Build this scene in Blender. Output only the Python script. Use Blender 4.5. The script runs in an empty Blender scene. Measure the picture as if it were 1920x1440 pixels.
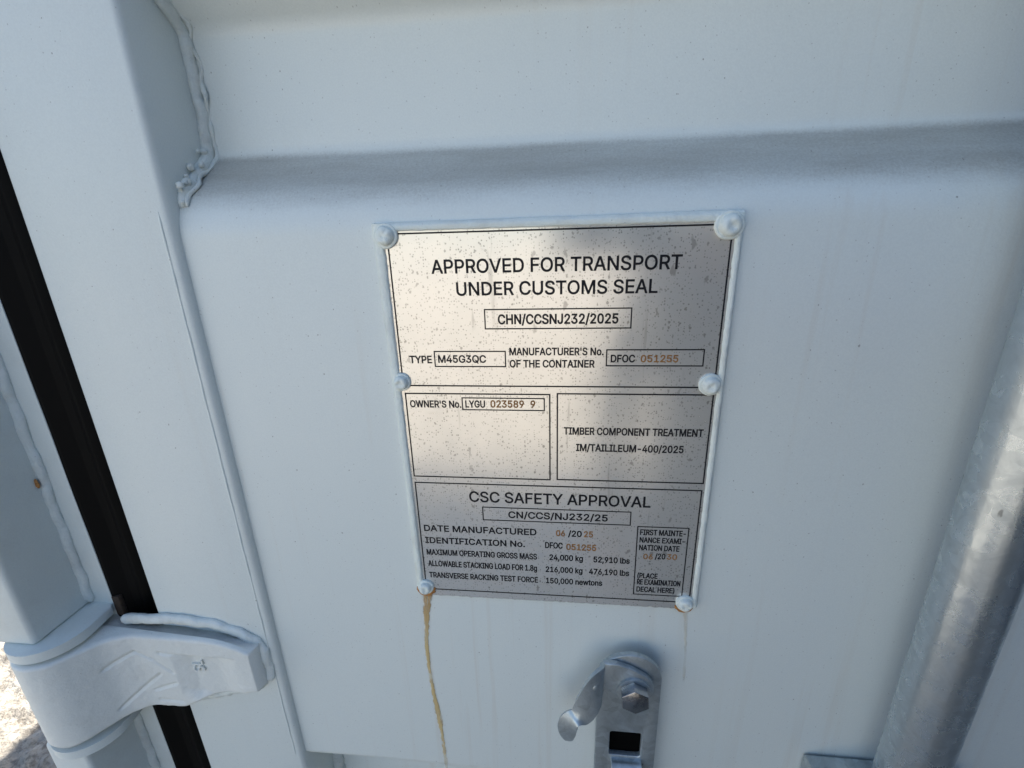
import bpy, bmesh, math, random
from math import sin, cos, pi, radians
from mathutils import Vector, Matrix, noise, geometry
random.seed(7)
S = bpy.context.scene
COL = S.collection

# ---------------------------------------------------------------- camera
CAM_P, CAM_Y, CAM_R = 0.327387207, -0.113611078, 0.0305366622
cam = bpy.data.cameras.new('camera')
cam.sensor_width = 36.0
cam.lens = 885.0521 / 1920 * 36
cam.clip_start = 0.005
cam.clip_end = 2000
co = bpy.data.objects.new('camera', cam)
COL.objects.link(co)
_f = Vector((sin(CAM_Y)*cos(CAM_P), cos(CAM_Y)*cos(CAM_P), -sin(CAM_P)))
_r = Vector((cos(CAM_Y), -sin(CAM_Y), 0))
_d = _f.cross(_r)
_r2 = _r*cos(CAM_R) + _d*sin(CAM_R)
_d2 = -_r*sin(CAM_R) + _d*cos(CAM_R)
co.matrix_world = Matrix(((_r2.x, -_d2.x, -_f.x, 0.00620629), (_r2.y, -_d2.y, -_f.y, -0.28904744),
                          (_r2.z, -_d2.z, -_f.z, 0.136358524), (0, 0, 0, 1)))
S.camera = co

# ---------------------------------------------------------------- sky, sun, exposure
SUN = Vector((1.28, 2.40, 2.90)).normalized()          # behind the container, over its right shoulder
W = bpy.data.worlds.new('World')
S.world = W
W.use_nodes = True
nt = W.node_tree
bg = nt.nodes['Background']
sky = nt.nodes.new('ShaderNodeTexSky')
sky.sky_type = 'NISHITA'
sky.sun_disc = False
sky.sun_elevation = math.asin(SUN.z)
sky.sun_rotation = math.atan2(SUN.x, SUN.y)
nt.links.new(sky.outputs[0], bg.inputs[0])
bg.inputs[1].default_value = 0.075
sky.dust_density = 1.5
sl = bpy.data.lights.new('sun', 'SUN')
sl.energy = 4.0
sl.angle = radians(0.5)
sl.color = (1.0, 0.95, 0.87)
so = bpy.data.objects.new('sun', sl)
COL.objects.link(so)
so.rotation_euler = SUN.to_track_quat('Z', 'Y').to_euler()
so.location = (0, 0, 6)
S.view_settings.view_transform = 'Standard'
S.view_settings.look = 'None'
S.view_settings.gamma = 1
S.view_settings.use_curve_mapping = False
S.view_settings.exposure = 1.88
S.render.engine = 'CYCLES'

GZ = -1.35                                             # ground level below the plate's centre

# ---------------------------------------------------------------- helpers
def tag(o, label=None, cat=None, group=None, kind=None):
    if label: o['label'] = label
    if cat: o['category'] = cat
    if group: o['group'] = group
    if kind: o['kind'] = kind
    return o

def empty(name, loc, label, cat, group=None):
    o = bpy.data.objects.new(name, None)
    o.empty_display_size = 0.02
    COL.objects.link(o)
    o.location = loc
    return tag(o, label, cat, group)

def link(name, me, mat, parent=None, smooth=None):
    o = bpy.data.objects.new(name, me)
    COL.objects.link(o)
    if mat: me.materials.append(mat)
    if smooth is not None:
        for p in me.polygons: p.use_smooth = True
        if smooth < 3: me.set_sharp_from_angle(angle=smooth)
    if parent:
        o.parent = parent
        m = parent.matrix_basis if parent.type == 'EMPTY' else Matrix.Identity(4)
        o.matrix_parent_inverse = m.inverted()
    return o

def pydata(name, v, f, mat, parent=None, smooth=None):
    me = bpy.data.meshes.new(name)
    me.from_pydata([tuple(p) for p in v], [], f)
    me.validate()
    bm = bmesh.new(); bm.from_mesh(me)
    bmesh.ops.recalc_face_normals(bm, faces=bm.faces)
    bm.to_mesh(me); bm.free()
    me.update()
    return link(name, me, mat, parent, smooth)

def frombm(name, bm, mat, parent=None, smooth=None):
    bmesh.ops.recalc_face_normals(bm, faces=bm.faces)
    me = bpy.data.meshes.new(name)
    bm.to_mesh(me); bm.free()
    return link(name, me, mat, parent, smooth)

def addbox(bm, a, b, bev=0.0, seg=2):
    vs = [bm.verts.new((x, y, z)) for x in (a[0], b[0]) for y in (a[1], b[1]) for z in (a[2], b[2])]
    fs = [(0,1,3,2), (4,6,7,5), (0,4,5,1), (2,3,7,6), (0,2,6,4), (1,5,7,3)]
    fl = [bm.faces.new([vs[i] for i in f]) for f in fs]
    if bev > 0:
        es = list({e for f in fl for e in f.edges})
        bmesh.ops.bevel(bm, geom=es, offset=bev, segments=seg, affect='EDGES', profile=0.5)

def box(name, a, b, mat, parent=None, bev=0.0, seg=2, smooth=0.6):
    bm = bmesh.new()
    addbox(bm, a, b, bev, seg)
    return frombm(name, bm, mat, parent, smooth)

def fillet(pts, rad, seg=8):
    """2-D polyline with its inner corners rounded."""
    out = [Vector(pts[0])]
    for i in range(1, len(pts)-1):
        p = Vector(pts[i]); a = Vector(pts[i-1])-p; b = Vector(pts[i+1])-p
        r = rad if not isinstance(rad, (list, tuple)) else rad[i]
        la, lb = a.length, b.length
        a /= la; b /= lb
        ang = a.angle(b)
        if r <= 0 or abs(ang-pi) < 1e-3:
            out.append(p); continue
        t = min(r/math.tan(ang/2), la*0.49, lb*0.49)
        rr = t*math.tan(ang/2)
        c = p + (a+b).normalized()*(rr/sin(ang/2))
        s, e = p+a*t-c, p+b*t-c
        for k in range(seg+1):
            w = k/seg
            q = s.lerp(e, w)
            th = s.angle(e)
            q = (s*sin((1-w)*th)+e*sin(w*th))/sin(th) if th > 1e-4 else q
            out.append(c+q)
    out.append(Vector(pts[-1]))
    return out

def prism(name, outline, y0, y1, mat, parent=None, bev=0.0, holes=(), smooth=0.6, seg=2):
    """an outline in the x-z plane, thickened along y from y0 (front) to y1 (back)."""
    cu = bpy.data.curves.new(name, 'CURVE')
    cu.dimensions = '2D'; cu.fill_mode = 'BOTH'
    for loop in (outline,)+tuple(holes):
        sp = cu.splines.new('POLY'); sp.points.add(len(loop)-1)
        for p, q in zip(sp.points, loop): p.co = (q[0], q[1], 0, 1)
        sp.use_cyclic_u = True
    cu.extrude = (y1-y0)/2 - bev
    cu.bevel_depth = bev; cu.bevel_resolution = seg; cu.offset = -bev
    o = bpy.data.objects.new('tmp', cu)
    COL.objects.link(o)
    me = bpy.data.meshes.new_from_object(o.evaluated_get(bpy.context.evaluated_depsgraph_get()))
    bpy.data.objects.remove(o); bpy.data.curves.remove(cu)
    ym = (y0+y1)/2
    for v in me.vertices: v.co = Vector((v.co.x, ym-v.co.z, v.co.y))
    me.name = name
    bm = bmesh.new(); bm.from_mesh(me)
    bmesh.ops.remove_doubles(bm, verts=bm.verts, dist=1e-6)
    bmesh.ops.recalc_face_normals(bm, faces=bm.faces)
    bm.to_mesh(me); bm.free()
    me.materials.clear()
    return link(name, me, mat, parent, smooth)

def resample(path, step):
    out = [Vector(path[0])]
    for a, b in zip(path[:-1], path[1:]):
        a, b = Vector(a), Vector(b)
        n = max(1, int((b-a).length/step))
        for k in range(1, n+1): out.append(a.lerp(b, k/n))
    return out

def bead(name, path, r, mat, parent, lump=0.25, step=0.0016, n=12, squash=(1, 1, 1), freq=160, seed=0, wander=0.0):
    """a weld bead: a tube whose radius swells and ripples along its run."""
    P = resample(path, step)
    v, f = [], []
    for i, p in enumerate(P):
        t = (P[min(i+1, len(P)-1)]-P[max(i-1, 0)]).normalized()
        up = Vector((0, -1, 0)) if abs(t.y) < .9 else Vector((1, 0, 0))
        a = t.cross(up).normalized(); b = t.cross(a).normalized()
        e = min(i, len(P)-1-i)
        tip = min(1, (e+0.6)/4)**.5
        q = p + (a*noise.noise((p*70)+Vector((seed, 3, 1))) + b*noise.noise((p*70)+Vector((5, seed, 9))))*wander
        for k in range(n):
            th = 2*pi*k/n
            d = a*cos(th)+b*sin(th)
            nn = noise.noise((p+d*r)*freq+Vector((seed, 0, 0)))*.6 + noise.noise((p+d*r)*freq*2.7+Vector((0, seed, 4)))*.4
            rr = r*tip*(1+lump*nn*1.6)
            w = d*rr
            v.append(q+Vector((w.x*squash[0], w.y*squash[1], w.z*squash[2])))
        if i:
            o0, o1 = (i-1)*n, i*n
            for k in range(n): f.append((o0+k, o0+(k+1) % n, o1+(k+1) % n, o1+k))
    f.append(tuple(range(n))); f.append(tuple(range(len(v)-n, len(v))))
    return pydata(name, v, f, mat, parent, 3.0)

# ---------------------------------------------------------------- materials
class NB:
    def __init__(s, name):
        s.m = bpy.data.materials.new(name); s.m.use_nodes = True
        s.t = s.m.node_tree; s.b = s.t.nodes['Principled BSDF']; s.out = s.t.nodes['Material Output']
        s.tc = s.t.nodes.new('ShaderNodeTexCoord')
        s.P = s.tc.outputs['Object']
    def n(s, kind, **kw):
        x = s.t.nodes.new(kind)
        for k, v in kw.items(): setattr(x, k, v)
        return x
    def l(s, a, b): s.t.links.new(a, b)
    def setin(s, sock, v):
        if isinstance(v, bpy.types.NodeSocket): s.l(v, sock)
        else: sock.default_value = v
    def scale(s, v, p=None):
        x = s.n('ShaderNodeMapping'); x.inputs['Scale'].default_value = v if isinstance(v, tuple) else (v,)*3
        s.l(p or s.P, x.inputs['Vector']); return x.outputs[0]
    def noise(s, sc, det=3, rough=.55, p=None, dist=0):
        x = s.n('ShaderNodeTexNoise'); x.inputs['Scale'].default_value = 1 if isinstance(sc, tuple) else sc
        x.inputs['Detail'].default_value = det; x.inputs['Roughness'].default_value = rough
        x.inputs['Distortion'].default_value = dist
        s.l(s.scale(sc, p) if isinstance(sc, tuple) else (p or s.P), x.inputs['Vector']); return x.outputs['Fac']
    def ramp(s, v, a, b, smooth=False):
        x = s.n('ShaderNodeMapRange'); x.clamp = True
        if smooth: x.interpolation_type = 'SMOOTHSTEP'
        s.setin(x.inputs['Value'], v)
        s.setin(x.inputs['From Min'], a); s.setin(x.inputs['From Max'], b)
        return x.outputs['Result']
    def math(s, op, a, b=0.0, c=None):
        x = s.n('ShaderNodeMath', operation=op)
        s.setin(x.inputs[0], a); s.setin(x.inputs[1], b)
        if c is not None: s.setin(x.inputs[2], c)
        return x.outputs[0]
    def mix(s, f, a, b):
        x = s.n('ShaderNodeMix', data_type='RGBA')
        s.setin(x.inputs[0], f); s.setin(x.inputs[6], a); s.setin(x.inputs[7], b)
        return x.outputs[2]
    def xyz(s, p=None):
        x = s.n('ShaderNodeSeparateXYZ'); s.l(p or s.P, x.inputs[0]); return x.outputs
    def specks(s, sc, size, keep, wob=.0, flat=False):
        """scattered spots: sc cells per metre, size as a share of a cell, keep = the share of cells that carry one."""
        p = s.scale(sc) if isinstance(sc, tuple) else s.scale((sc,)*3)
        if flat:
            q = s.xyz(p); cb = s.n('ShaderNodeCombineXYZ'); s.l(q[0], cb.inputs[0]); s.l(q[2], cb.inputs[1]); p = cb.outputs[0]
        if wob:
            nz = s.n('ShaderNodeTexNoise'); nz.inputs['Scale'].default_value = 2.3; nz.inputs['Detail'].default_value = 2
            s.l(p, nz.inputs['Vector'])
            va = s.n('ShaderNodeVectorMath', operation='MULTIPLY_ADD')
            s.l(nz.outputs['Color'], va.inputs[0]); va.inputs[1].default_value = (wob,)*3; s.l(p, va.inputs[2])
            p = va.outputs[0]
        x = s.n('ShaderNodeTexVoronoi'); x.inputs['Scale'].default_value = 1
        if flat: x.voronoi_dimensions = '2D'
        s.l(p, x.inputs['Vector'])
        sp = s.n('ShaderNodeSeparateColor'); s.l(x.outputs['Color'], sp.inputs[0])
        rs = s.math('MULTIPLY', s.math('ADD', s.math('MULTIPLY', sp.outputs[1], .8), .2), size)
        d = s.ramp(x.outputs['Distance'], rs, s.math('MULTIPLY', rs, .55))
        k = s.math('LESS_THAN', sp.outputs[0], keep)
        return s.math('MULTIPLY', d, k)
    def bump(s, h, st, dist=.001):
        x = s.n('ShaderNodeBump'); x.inputs['Strength'].default_value = st; x.inputs['Distance'].default_value = dist
        s.l(h, x.inputs['Height'])
        prev = s.b.inputs['Normal'].links
        if prev: s.l(prev[0].from_socket, x.inputs['Normal'])
        s.l(x.outputs[0], s.b.inputs['Normal'])
    def set(s, **kw):
        for k, v in kw.items(): s.setin(s.b.inputs[k.replace('_', ' ')], v)

def paint(name, base=(.765, .808, .775), dust=0.0, rough=.36, streak=.25, speck=1.0, grime=0.0, lumps=0.0, flat=False):
    """white container paint: sprayed texture, faint run marks, spray specks, dust on what faces up."""
    N = NB(name)
    c = N.mix(N.math('MULTIPLY', N.ramp(N.noise((3, 3, 2.2), 3), .35, .75), .5), (*base, 1), (base[0]*.965, base[1]*.965, base[2]*.95, 1))
    c = N.mix(N.math('MULTIPLY', N.ramp(N.noise(900, 2, .6), .35, .65), .6), c, (base[0]*.93, base[1]*.93, base[2]*.93, 1))
    st = N.math('MULTIPLY', N.ramp(N.noise((75, 75, 2.2), 4, .6), .56, .78), N.ramp(N.noise((5, 5, 1.6), 2), .42, .66))
    c = N.mix(N.math('MULTIPLY', st, streak), c, (.64, .60, .52, 1))
    if grime:
        g = N.math('MULTIPLY', N.ramp(N.noise(32, 4, .65), .5, .72), grime)
        c = N.mix(g, c, (.34, .28, .22, 1))
    if dust:
        ge = N.n('ShaderNodeNewGeometry')
        nz = N.xyz(ge.outputs['Normal'])[2]
        up = N.ramp(nz, .30, .79)
        gr = N.math('ADD', N.math('MULTIPLY', N.ramp(N.noise(700, 2, .6), .35, .65), .30), N.math('MULTIPLY', N.ramp(N.noise((7, 34, 34), 4, .6), .3, .72), .70))
        up = N.ramp(N.math('MULTIPLY_ADD', N.math('SUBTRACT', gr, .5), .34, up), .06, 1.05, True)
        k = N.math('MULTIPLY', up, N.math('MULTIPLY_ADD', gr, .45, .55))
        sc = N.math('MULTIPLY', N.specks((620, 620, 620), .34, .45, .4, flat), N.math('MULTIPLY', up, N.ramp(N.noise((6, 6, 6), 2), .40, .62)))
        k = N.math('MAXIMUM', k, N.math('MULTIPLY', sc, 1.15))
        c = N.mix(N.math('MULTIPLY', k, dust), c, (.325, .31, .27, 1))
        rg = N.math('MULTIPLY_ADD', k, .45, rough)
    else:
        rg = N.math('MULTIPLY_ADD', N.noise(26, 3), .14, rough-.07)
    s1 = N.math('MULTIPLY', N.specks((150, 150, 110), .085, .035*speck, .25, flat), .6)
    s2 = N.math('MULTIPLY', N.specks((420, 420, 420), .20, .05*speck, .3, flat), .36)
    c = N.mix(N.math('MAXIMUM', s1, s2), c, (.17, .15, .13, 1))
    N.set(Base_Color=c, Roughness=rg)
    N.b.inputs['IOR'].default_value = 1.48
    N.bump(N.noise(800, 2, .5), .22, .0004)
    N.bump(N.noise(170, 2, .5), .05, .002)
    if lumps: N.bump(N.noise(260, 4, .65), lumps, .004)
    N.bump(N.noise((9, 9, 4), 2), .10, .01)
    return N.m

def metal(name, base, rough=.4, var=.35, metallic=1.0, brush=None, lump=.12):
    N = NB(name)
    k = N.ramp(N.noise(55, 5, .65, dist=1.2), .3, .7)
    vo = N.n('ShaderNodeTexVoronoi'); vo.inputs['Scale'].default_value = 130; N.l(N.P, vo.inputs['Vector'])
    sp = N.n('ShaderNodeSeparateColor'); N.l(vo.outputs['Color'], sp.inputs[0])
    k = N.math('ADD', N.math('MULTIPLY', k, .65), N.math('MULTIPLY', sp.outputs[0], .35))
    c = N.mix(k, tuple(b*(1-var) for b in base)+(1,), tuple(base)+(1,))
    sc = N.math('MULTIPLY', N.specks((120, 120, 60), .2, .12, .5), .6)
    c = N.mix(sc, c, (.12, .12, .12, 1))
    N.set(Base_Color=c, Metallic=metallic, Roughness=N.math('MULTIPLY_ADD', k, -.18, rough+.12))
    N.bump(N.noise(420, 3, .6), .12, .0006)
    N.bump(N.noise(75, 3, .5), lump, .003)
    if brush: N.bump(N.noise(brush, 3, .6), .2, .0005)
    return N.m

def plain(name, col, rough=.6, metallic=0.0, nz=0.0, spec=.5):
    N = NB(name)
    c = N.mix(N.ramp(N.noise(180, 3), .3, .7), tuple(x*(1-nz) for x in col)+(1,), tuple(col)+(1,))
    N.set(Base_Color=c, Roughness=rough, Metallic=metallic)
    N.b.inputs['Specular IOR Level'].default_value = spec
    return N.m

M_PAINT = paint('white_paint_dusty', dust=.86, flat=True, streak=.6, speck=1.2)
M_FRAME = paint('white_paint', streak=.4, flat=True, speck=.8)
M_WELD = paint('white_paint_over_weld', rough=.42, streak=0, lumps=.35, speck=1.4, grime=.3)
M_POST = paint('white_paint_post', rough=.5, grime=.10, streak=.2)
M_HINGE = paint('white_paint_cast_steel', base=(.78, .80, .76), rough=.5, streak=0, speck=1.2, lumps=.16, grime=.10)
M_EDGE = paint('white_paint_plate_edge', base=(.80, .85, .80), rough=.45, streak=0, speck=2.2, lumps=.3, grime=.22)
M_ZINC = metal('galvanised_steel', (.60, .67, .70), .42, .45, .78)
M_ROD = metal('galvanised_tube', (.60, .665, .70), .27, .30, .82, brush=(260, 260, 30), lump=.05)
M_BOLT = metal('bolt_steel', (.52, .53, .55), .22, .3)
M_RUBBER = plain('black_rubber', (.0045, .0038, .0032), .65, spec=.12)
M_DARK = plain('shade_black', (.003, .003, .003), .9, spec=.03)  # paints in the shade of the retainer's hole; also colours the hinge pin
M_INK = plain('black_print', (.009, .009, .012), .6, spec=.2)
M_BRONZE = plain('brown_stamped_figures', (.34, .16, .05), .6, .1, .3)

def steel_material():
    N = NB('brushed_stainless_steel')
    fine = N.specks((640, 640, 560), .40, .42, .5, True)
    mid = N.specks((330, 330, 250), .30, .22, .7, True)
    big = N.specks((110, 110, 62), .20, .16, .7, True)
    run = N.math('MULTIPLY', N.ramp(N.noise((150, 150, 14), 3, .6), .66, .78), .35)
    dirt = N.math('MAXIMUM', N.math('MULTIPLY', fine, .50), N.math('MAXIMUM', N.math('MULTIPLY', mid, .50), N.math('MAXIMUM', N.math('MULTIPLY', big, .42), run)))
    cloud = N.ramp(N.noise(34, 4, .6), .32, .72)
    dirt = N.math('MULTIPLY', dirt, N.math('MULTIPLY_ADD', cloud, .5, .5))
    base = N.mix(N.math('MULTIPLY', cloud, .5), (.85, .83, .775, 1), (.77, .75, .69, 1))
    N.set(Base_Color=N.mix(N.math('MINIMUM', N.math('MULTIPLY', dirt, 1.3), .85), base, (.115, .10, .08, 1)), Metallic=.60,
          Roughness=N.math('ADD', N.math('MULTIPLY_ADD', cloud, .06, .17), N.math('MULTIPLY', dirt, .12)))
    N.bump(N.noise((14, 14, 9), 2), .10, .004)
    N.bump(N.noise((30, 30, 1500), 2), .03, .0004)
    return N.m
M_STEEL = steel_material()
M_BLUE = plain('dark_blue_paint', (.03, .045, .075), .5, 0, .3)

def rust_material(name, strong):
    N = NB(name)
    uv = N.n('ShaderNodeUVMap'); u = N.xyz(uv.outputs[0])
    n1 = N.noise((300, 300, 120), 4, .65)
    edge = N.math('ABSOLUTE', N.math('SUBTRACT', u[0], .5))
    a = N.ramp(N.math('MULTIPLY_ADD', N.math('SUBTRACT', n1, .5), .55, edge), .46, .30)
    fade = N.ramp(u[1], 1.0, .72, True)
    thin = N.ramp(N.noise((220, 220, 38), 3, .6), .30, .52)
    al = N.math('MULTIPLY', N.math('MULTIPLY', a, fade), N.math('MULTIPLY_ADD', thin, .48*strong, .22*strong))
    c = N.mix(N.ramp(u[1], .0, .25), (.52, .27, .05, 1), (.70, .50, .20, 1))
    c = N.mix(N.math('MULTIPLY', N.ramp(edge, .2, .42), .5), c, (.36, .22, .08, 1))
    N.set(Base_Color=c, Roughness=.6, Alpha=al)
    return N.m
M_RUST = rust_material('rust_run', 1.0)
M_RUST_FAINT = rust_material('rust_run_faint', .26)
def crust_material():
    N = NB('rust_crust')
    c = N.mix(N.ramp(N.noise(500, 4, .7), .35, .65), (.30, .105, .022, 1), (.52, .27, .09, 1))
    N.set(Base_Color=c, Roughness=.85)
    N.bump(N.noise(900, 3), .4, .0006)
    return N.m
M_CRUST = crust_material()

def ground_material():
    N = NB('gravelly_dirt')
    a = N.noise(2.2, 5, .62)
    peb = N.n('ShaderNodeTexVoronoi'); peb.inputs['Scale'].default_value = 38; N.l(N.scale((1, 1, 1)), peb.inputs['Vector'])
    ps = N.n('ShaderNodeSeparateColor'); N.l(peb.outputs['Color'], ps.inputs[0])
    g = N.noise(60, 6, .72)
    c = N.mix(N.ramp(a, .3, .7), (.40, .35, .29, 1), (.52, .47, .395, 1))
    c = N.mix(N.math('MULTIPLY', N.ramp(g, .46, .62), .75), c, (.19, .17, .145, 1))
    c = N.mix(N.math('MULTIPLY', N.math('GREATER_THAN', ps.outputs[0], .72), .4), c, (.58, .55, .49, 1))
    N.set(Base_Color=c, Roughness=.92)
    N.bump(peb.outputs['Distance'], .5, -.02)
    N.bump(g, .9, .02)
    return N.m
M_GROUND = ground_material()

# ================================================================ the setting: ground
def build_ground():
    v, f = [], []
    def grid(x0, x1, y0, y1, nx, ny, fn):
        o = len(v)
        for j in range(ny+1):
            for i in range(nx+1):
                x = x0+(x1-x0)*i/nx; y = y0+(y1-y0)*j/ny
                v.append((x, y, GZ+fn(x, y)))
        for j in range(ny):
            for i in range(nx):
                a = o+j*(nx+1)+i
                f.append((a, a+1, a+nx+2, a+nx+1))
    def rough(x, y):
        e = min(x+3.2, -0.9-x, y+0.2, 2.6-y)
        k = max(0, min(1, e/.25))
        p = Vector((x, y, 0))
        return k*(.020*noise.noise(p*7)+.018*noise.noise(p*23)+.020*max(0, noise.noise(p*46)))
    grid(-3.2, -0.9, -.2, 2.6, 230, 280, rough)
    R = 900
    flat = lambda x, y: 0
    grid(-R, -3.2, -R, R, 1, 1, flat); grid(-0.9, R, -R, R, 1, 1, flat)
    grid(-3.2, -0.9, -R, -.2, 1, 1, flat); grid(-3.2, -0.9, 2.6, R, 1, 1, flat)
    o = pydata('ground', v, f, M_GROUND, None, 3.0)
    tag(o, 'pale gravelly dirt ground, sunlit beyond the shadow of the container', None, None, 'structure')
build_ground()

# ================================================================ the container
cont = empty('shipping_container', (0.81, 6.0, GZ), 'white painted shipping container seen close at its rear door, filling the whole view', 'shipping container')
box('container_body', (-.410, .14, -1.28), (2.03, 12.1, 1.54), M_POST, cont, .01)
box('door_sill', (-.41, .012, -1.33), (2.03, .14, -1.19), M_POST, cont, .006)
box('door_header', (-.41, .012, 1.40), (2.03, .14, 1.53), M_POST, cont, .006)

# corner post with its return flange beside the door gap
box('corner_post', (-.4125, 0.0, -1.19), (-.3815, .145, 1.40), M_POST, cont, .0015)
box('corner_post', (2.0, 0.0, -1.19), (2.03, .145, 1.40), M_POST, cont, .0015)

# rubber gasket in the gap, with a low ridge down the middle
def gasket():
    prof = fillet([(-.3826, .0012), (-.3812, .0004), (-.3790, .0010), (-.3700, .0075), (-.3640, .0090), (-.3600, .0082), (-.3560, .0110), (-.3460, .0200), (-.3355, .0260)], .003, 4)
    v, f = [], []
    zs = [-1.19+.02*i for i in range(130)]
    for z in zs:
        for p in prof: v.append((p.x, p.y+.0006*noise.noise(Vector((p.x*40, 0, z*14))), z))
    n = len(prof)
    for j in range(len(zs)-1):
        for i in range(n-1): f.append((j*n+i, j*n+i+1, (j+1)*n+i+1, (j+1)*n+i))
    return pydata('rubber_gasket', v, f, M_RUBBER, cont, 3.0)
gasket()

# door: swaged steel panel inside a tube frame
DEP = 0.042
def profile(z0, z1):
    pts = []
    per = .626
    k0 = -3
    for k in range(-3, 4):
        b = k*per
        for z, y in ((-.335, 0), (.1515, 0), (.1845, DEP), (.2570, DEP)):
            pts.append((y, z+b))
    pts = [p for p in pts if z0 < p[1] < z1]
    pts = [(pts[0][0], z0)] + pts + [(pts[-1][0], z1)]
    return fillet(pts, [(.040 if abs((p[1]-.1515+3*.626) % .626) < .001 or abs((p[1]-.1515+3*.626) % .626-.626) < .001 else .013) for p in pts], 12)
def panel(x0, x1, parent):
    pr = profile(-1.10, 1.31)
    xs = [x0+(x1-x0)*i/60 for i in range(61)]
    v, f = [], []
    n = len(pr)
    for x in xs:
        for p in pr:
            w = .0011*noise.noise(Vector((x*6, p.y*5, 2.0))) * min(1, (x-x0)/.05)
            v.append((x, p.x+w, p.y))
    for i in range(len(xs)-1):
        for j in range(n-1): f.append((i*n+j, (i+1)*n+j, (i+1)*n+j+1, i*n+j+1))
    return pydata('door_panel', v, f, M_PAINT, parent, 3.0)

door = empty('container_door', (-.33, 0, GZ+.2), None, None)
door.parent = cont
door.matrix_parent_inverse = cont.matrix_basis.inverted()
panel(-.2385, .80, door)
def frame(x0, x1, z0, z1, name='door_frame'):
    return box(name, (x0, -.006, z0), (x1, .062, z1), M_FRAME, door, .0042, 4)
frame(-.3365, -.2345, -1.19, 1.40)
frame(.80, .845, -1.19, 1.40)
box('door_frame', (-.2355, -.0055, -1.185), (.80, .06, -1.10), M_FRAME, door, .006, 4)
box('door_frame', (-.2355, -.0055, 1.31), (.80, .06, 1.395), M_FRAME, door, .006, 4)
d2 = empty('container_door', (2.0, 0, GZ+.2), None, None)
d2.parent = cont
d2.matrix_parent_inverse = cont.matrix_basis.inverted()
panel(.90, 1.95, d2)
box('door_frame', (.852, -.006, -1.19), (.90, .062, 1.40), M_FRAME, d2, .0075, 5)
box('door_frame', (1.95, -.006, -1.19), (1.995, .062, 1.40), M_FRAME, d2, .0075, 5)

# welds between tube and panel
def panel_weld():
    pr = profile(-1.10, 1.31)
    bead('weld_bead', [(-.2408, -.0058, -.331), (-.2410, -.0058, -.10), (-.2406, -.0058, .1495)], .0009, M_FRAME, door, .12, .002, 8, seed=2, freq=60, wander=.0004)
    up = [Vector((-.2325, p.x-.001, p.y)) for p in pr if .150 < p.y < .295]
    bead('weld_bead', up, .0050, M_WELD, door, .13, .0012, 16, seed=5, freq=75, wander=.0012, squash=(.8, .8, 1))
    up2 = [Vector((-.2275, p.x-.0005, p.y)) for p in pr if .152 < p.y < .292]
    bead('weld_bead', up2, .0014, M_WELD, door, .5, .0012, 10, seed=9, freq=120, wander=.0035)
    dn = [Vector((-.2325, p.x-.001, p.y)) for p in pr if -.476 < p.y < -.339]
    bead('weld_bead', dn, .0055, M_WELD, door, .42, .0014, 14, seed=15, freq=150, wander=.002)
    for i in range(16):                                         # spatter at the lower corner of the recess
        t = random.random()
        p = Vector((-.2325+random.uniform(-.001, .004), .003+.036*t, .155+.028*t+random.uniform(-.002, .012)))
        bm = bmesh.new()
        bmesh.ops.create_icosphere(bm, subdivisions=2, radius=random.uniform(.0012, .003), matrix=Matrix.Translation(p))
        for q in bm.verts: q.co += (q.co-p)*.5*noise.noise(q.co*700)
        frombm('weld_spatter', bm, M_WELD, door, 3.0)
panel_weld()

def added_shade_container():  # unseen container, added to shade the surfaces that face right
    n = empty('shipping_container', (3.4, -1.0, GZ), 'unseen dark blue container, added further forward to shade the white one from the right', 'shipping container')
    bm = bmesh.new()
    pts = []
    x0, x1, y0, y1 = 2.14, 4.58, -7.0, 5.1
    k = 44
    for i in range(k+1): pts.append((x0+(.036 if i % 4 in (1, 2) else 0), y0+(y1-y0)*i/k))
    for i in range(k, -1, -1): pts.append((x1-(.036 if i % 4 in (1, 2) else 0), y0+(y1-y0)*i/k))
    a = [bm.verts.new((p[0], p[1], -1.30)) for p in pts]; b = [bm.verts.new((p[0], p[1], 1.55)) for p in pts]
    bm.faces.new(a[::-1]); bm.faces.new(b)
    for i in range(len(pts)): bm.faces.new((a[i], a[(i+1) % len(pts)], b[(i+1) % len(pts)], b[i]))
    frombm('container_body', bm, M_BLUE, n, .5)
    for x in (x0, 3.36, x1-.1): box('corner_post' if x != 3.36 else 'door_edge', (x, y0-.05, -1.30), (x+.1, y0, 1.55), M_BLUE, n, .01)
    for x in (2.6, 3.1, 3.7, 4.2): box('lock_rod', (x, y0-.08, -1.2), (x+.036, y0-.044, 1.45), M_ROD, n, .015, 4)
added_shade_container()

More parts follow.
